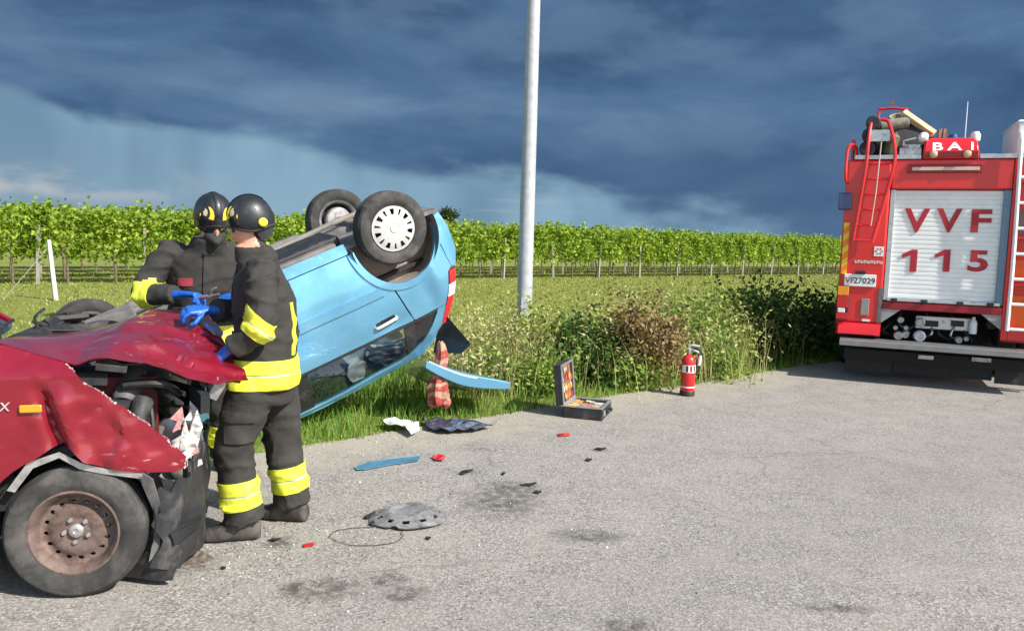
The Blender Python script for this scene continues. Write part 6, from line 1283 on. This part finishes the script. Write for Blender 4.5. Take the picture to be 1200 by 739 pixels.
mb = MB(); mb.lathe([(.022, .45), (.026, .46), (.026, .50), (.015, .515), (0, .515)], 16); mb.box((.0, 0, .50), (.05, .03, .03)); mb.build('valve', M_bare, ex, .003)
mb = MB(); mb.tube([(-.01, 0, .515), (.02, -.02, .545), (.095, -.06, .54)], [.008, .010, .010], 8); mb.tube([(-.01, 0, .49), (.03, -.02, .50), (.09, -.06, .475)], [.008, .009, .009], 8); mb.build('lever', M_clearlens, ex)
mb = MB(); mb.tube(catmull([(.02, .0, .49), (.08, -.02, .51), (.125, -.03, .46), (.115, -.025, .36), (.09, -.02, .26)], 6), .011, 8); mb.build('hose', M_black, ex)
mb = MB(); mb.tube([(.118, -.028, .44), (.112, -.025, .40), (.105, -.024, .33)], [.016, .022, .014], 10); mb.build('nozzle', M_clearlens, ex)
# ---------------------------------------------------------------- broken wheel cover, wires, panel scraps
pc = G(478, 608); r_ = random.Random(21); circ = []
for i in range(64):
    a = 2 * pi * i / 64; r = .20 * (1 - (.10 if 20 < i < 25 else 0) - (.06 if 44 < i < 47 else 0)); circ.append((r * cos(a) * 1.12, r * sin(a)))
holes = []
for i in range(11):
    a = 2 * pi * i / 11 + .2; holes.append([(.155 * cos(a - .14), .145 * sin(a - .14)), (.185 * cos(a - .10), .172 * sin(a - .10)), (.185 * cos(a + .10), .172 * sin(a + .10)), (.155 * cos(a + .14), .145 * sin(a + .14))])
wc = patch('wheel_cover', circ, lambda a, b: (a, b, .050 - .030 * (hypot(a, b) / .2) ** 4 + .012 * (.09 < hypot(a, b) < .13) + .004 * noise.noise((a * 9, b * 9, 0)) + .06 * max(0, a)), mat('scuffed_silver', (.24, .235, .235), .5, .2, var=.25, vscale=22, dirt=(.10, .095, .09), dscale=14, dlo=.45, dhi=.7), None, .022, .008, (0, 0, -1), holes=holes)
wc.location = pc; tag(wc, 'scuffed grey broken wheel cover lying on the road', 'wheel cover')
for i in range(7):
    c = pc + Vector((r_.uniform(-.28, .2), r_.uniform(-.10, .12), .012)); mb = MB(); mb.box(c, (r_.uniform(.03, .09), r_.uniform(.015, .04), r_.uniform(.008, .02)), rotm(r_.uniform(-.2, .2), r_.uniform(-.2, .2), r_.uniform(0, 3))); onground('plastic_fragment', 'small black plastic fragment scattered around the broken wheel cover', 'debris', mb, M_black, .003, 'fragments round the wheel cover')
wp = [G(*q, .006) for q in ((452, 612), (470, 622), (468, 632), (445, 638), (410, 638), (388, 630), (392, 622), (415, 618), (440, 617))]; mb = MB(); mb.tube([p + Vector((.02 * noise.noise((i * .6, 0, 0)), .02 * noise.noise((0, i * .6, 0)), 0)) for i, p in enumerate(catmull(wp, 6))], .0018, 5); onground('loose_wire', 'thin dark wire loop lying beside the broken wheel cover', 'wire', mb, M_black)
def sheet(name, label, cat, px, m, amp=.015, h=.03, z=.010, thick=.003, seed=0, group=None, bulge=.0):
    pts = [G(*q) for q in px]; c = sum(pts, Vector()) / len(pts); poly = [((p - c).x, (p - c).y) for p in pts]
    o = patch(name, poly, lambda a, b: (a, b, z + amp * (1 + noise.noise((a * 14 + seed, b * 14, seed))) + bulge * max(0, 1 - hypot(a, b) / .2)), m, None, h, thick, (0, 0, -5)); o.location = c; return tag(o, label, cat, group)
sheet('blue_panel_strip', 'torn strip of light blue body panel lying on the road', 'debris', [(415, 549), (430, 543), (470, 538), (493, 536), (490, 541), (462, 545), (430, 551), (418, 552)], M_blue, .006, .03, .006)
sheet('white_sheet', 'crumpled white plastic sheet lying in the grass edge', 'debris', [(448, 499), (470, 497), (490, 502), (492, 510), (482, 514), (474, 508), (455, 504)], mat('white_sheet', (.62, .64, .60), .6, var=.1), .035, .03, .012, .002, 3, None, .02)
sheet('dark_tarp', 'flattened dark blue plastic sheet lying at the grass edge beside the white sheet', 'debris', [(497, 494), (530, 495), (560, 499), (580, 503), (555, 508), (520, 510), (500, 505)], mat('dark_tarp', (.035, .04, .065), .35, var=.35, vscale=20, dirt=(.20, .20, .22), dscale=14), .030, .03, .010, .002, 5, None, .02)
sheet('red_lens_fragment', 'bright red lens fragment lying beyond the blue panel strip', 'debris', [(506, 537), (514, 534), (522, 537), (520, 541), (511, 541)], M_redlens, .012, .02, .006)
sheet('red_lens_fragment', 'small flat red fragment lying on the road in front of the tool case', 'debris', [(653, 509), (666, 508), (668, 511), (655, 512)], M_redlens, .005, .03, .005)
sheet('red_lens_fragment', 'tiny red fragment beside the loose wire, near the firefighter boots', 'debris', [(354, 639), (368, 637), (369, 640), (356, 642)], M_redlens, .005, .03, .005)
lab = 'small dark scrap of car debris lying on the open road'
for i, (x, y, w) in enumerate(((548, 553, 9), (542, 556, 5), (630, 578, 6), (704, 527, 9), (590, 556, 3), (502, 632, 4), (620, 569, 12), (262, 667, 4), (690, 540, 5), (322, 634, 9))):
    sheet('debris_scrap', lab, 'debris', [(x - w * .9, y), (x - w * .3, y - 1.6), (x + w * .2, y - .9), (x + w * .6, y - 1.7), (x + w * .8, y - .5), (x + w * .3, y + .4), (x + w * .1, y + 1.3), (x - w * .4, y + .5)], M_black, .008, .02, .004, .004, i, 'dark scraps on the road')
# clod of soil and shredded plastic dropped in front of the red car
cp = G(208, 654); mb = MB(); r_ = random.Random(31)
gx = 26
def clod(a, b): k = max(0, 1 - (a / .17) ** 2 - (b / .085) ** 2); return (a, b, -.002 + .035 * sqrt(k) * (1 + .9 * noise.noise((a * 26, b * 26, 2))))
cd = patch('soil_clod', [(.175 * cos(t) * (1 + .18 * noise.noise((cos(t) * 2, sin(t) * 2, 0))), .088 * sin(t) * (1 + .2 * noise.noise((cos(t) * 3, sin(t) * 3, 4)))) for t in [2 * pi * i / 40 for i in range(40)]], clod, mat('dark_soil', (.085, .065, .05), .95, var=.5, vscale=35, bump=.6, bscale=60, dirt=(.2, .17, .14), dscale=25), None, .012, 0, (0, 0, -5)); cd.location = cp; tag(cd, 'dark clod of soil and shreds fallen in front of the red car wheel', 'debris')

# crumbs of glass and plastic strewn between the cars
r_ = random.Random(77); mbs = [MB(), MB(), MB()]
for i in range(1500):
    k = r_.random(); c = (G(r_.gauss(300, 70), r_.gauss(640, 30)) if k < .35 else G(r_.gauss(480, 110), r_.gauss(560, 40)) if k < .8 else G(r_.uniform(350, 900), r_.uniform(510, 730))); q = r_.uniform(.002, .007)
    if c.y > 8: continue
    R = rotm(r_.uniform(0, 3), r_.uniform(0, 3), r_.uniform(0, 3)); mbs[i % 3].add([Vector((c.x, c.y, q * .5)) + R @ Vector(p) * q for p in ((1, 0, 0), (-.5, .8, 0), (-.5, -.8, 0), (0, 0, .8))], [(0, 1, 3), (1, 2, 3), (2, 0, 3), (0, 2, 1)])
for m_, mb, nm, lab in ((mat('glass_crumb', (.55, .62, .60), .12, var=.2), mbs[0], 'glass_crumbs', 'tiny crumbs of broken glass strewn over the road'), (M_black, mbs[1], 'plastic_crumbs', 'tiny black plastic crumbs strewn over the road'), (mat('grit_brown', (.20, .16, .12), .9, var=.4), mbs[2], 'soil_crumbs', 'tiny brown soil crumbs strewn over the road')):
    tag(mb.build(nm, m_), lab, 'debris', kind='stuff')
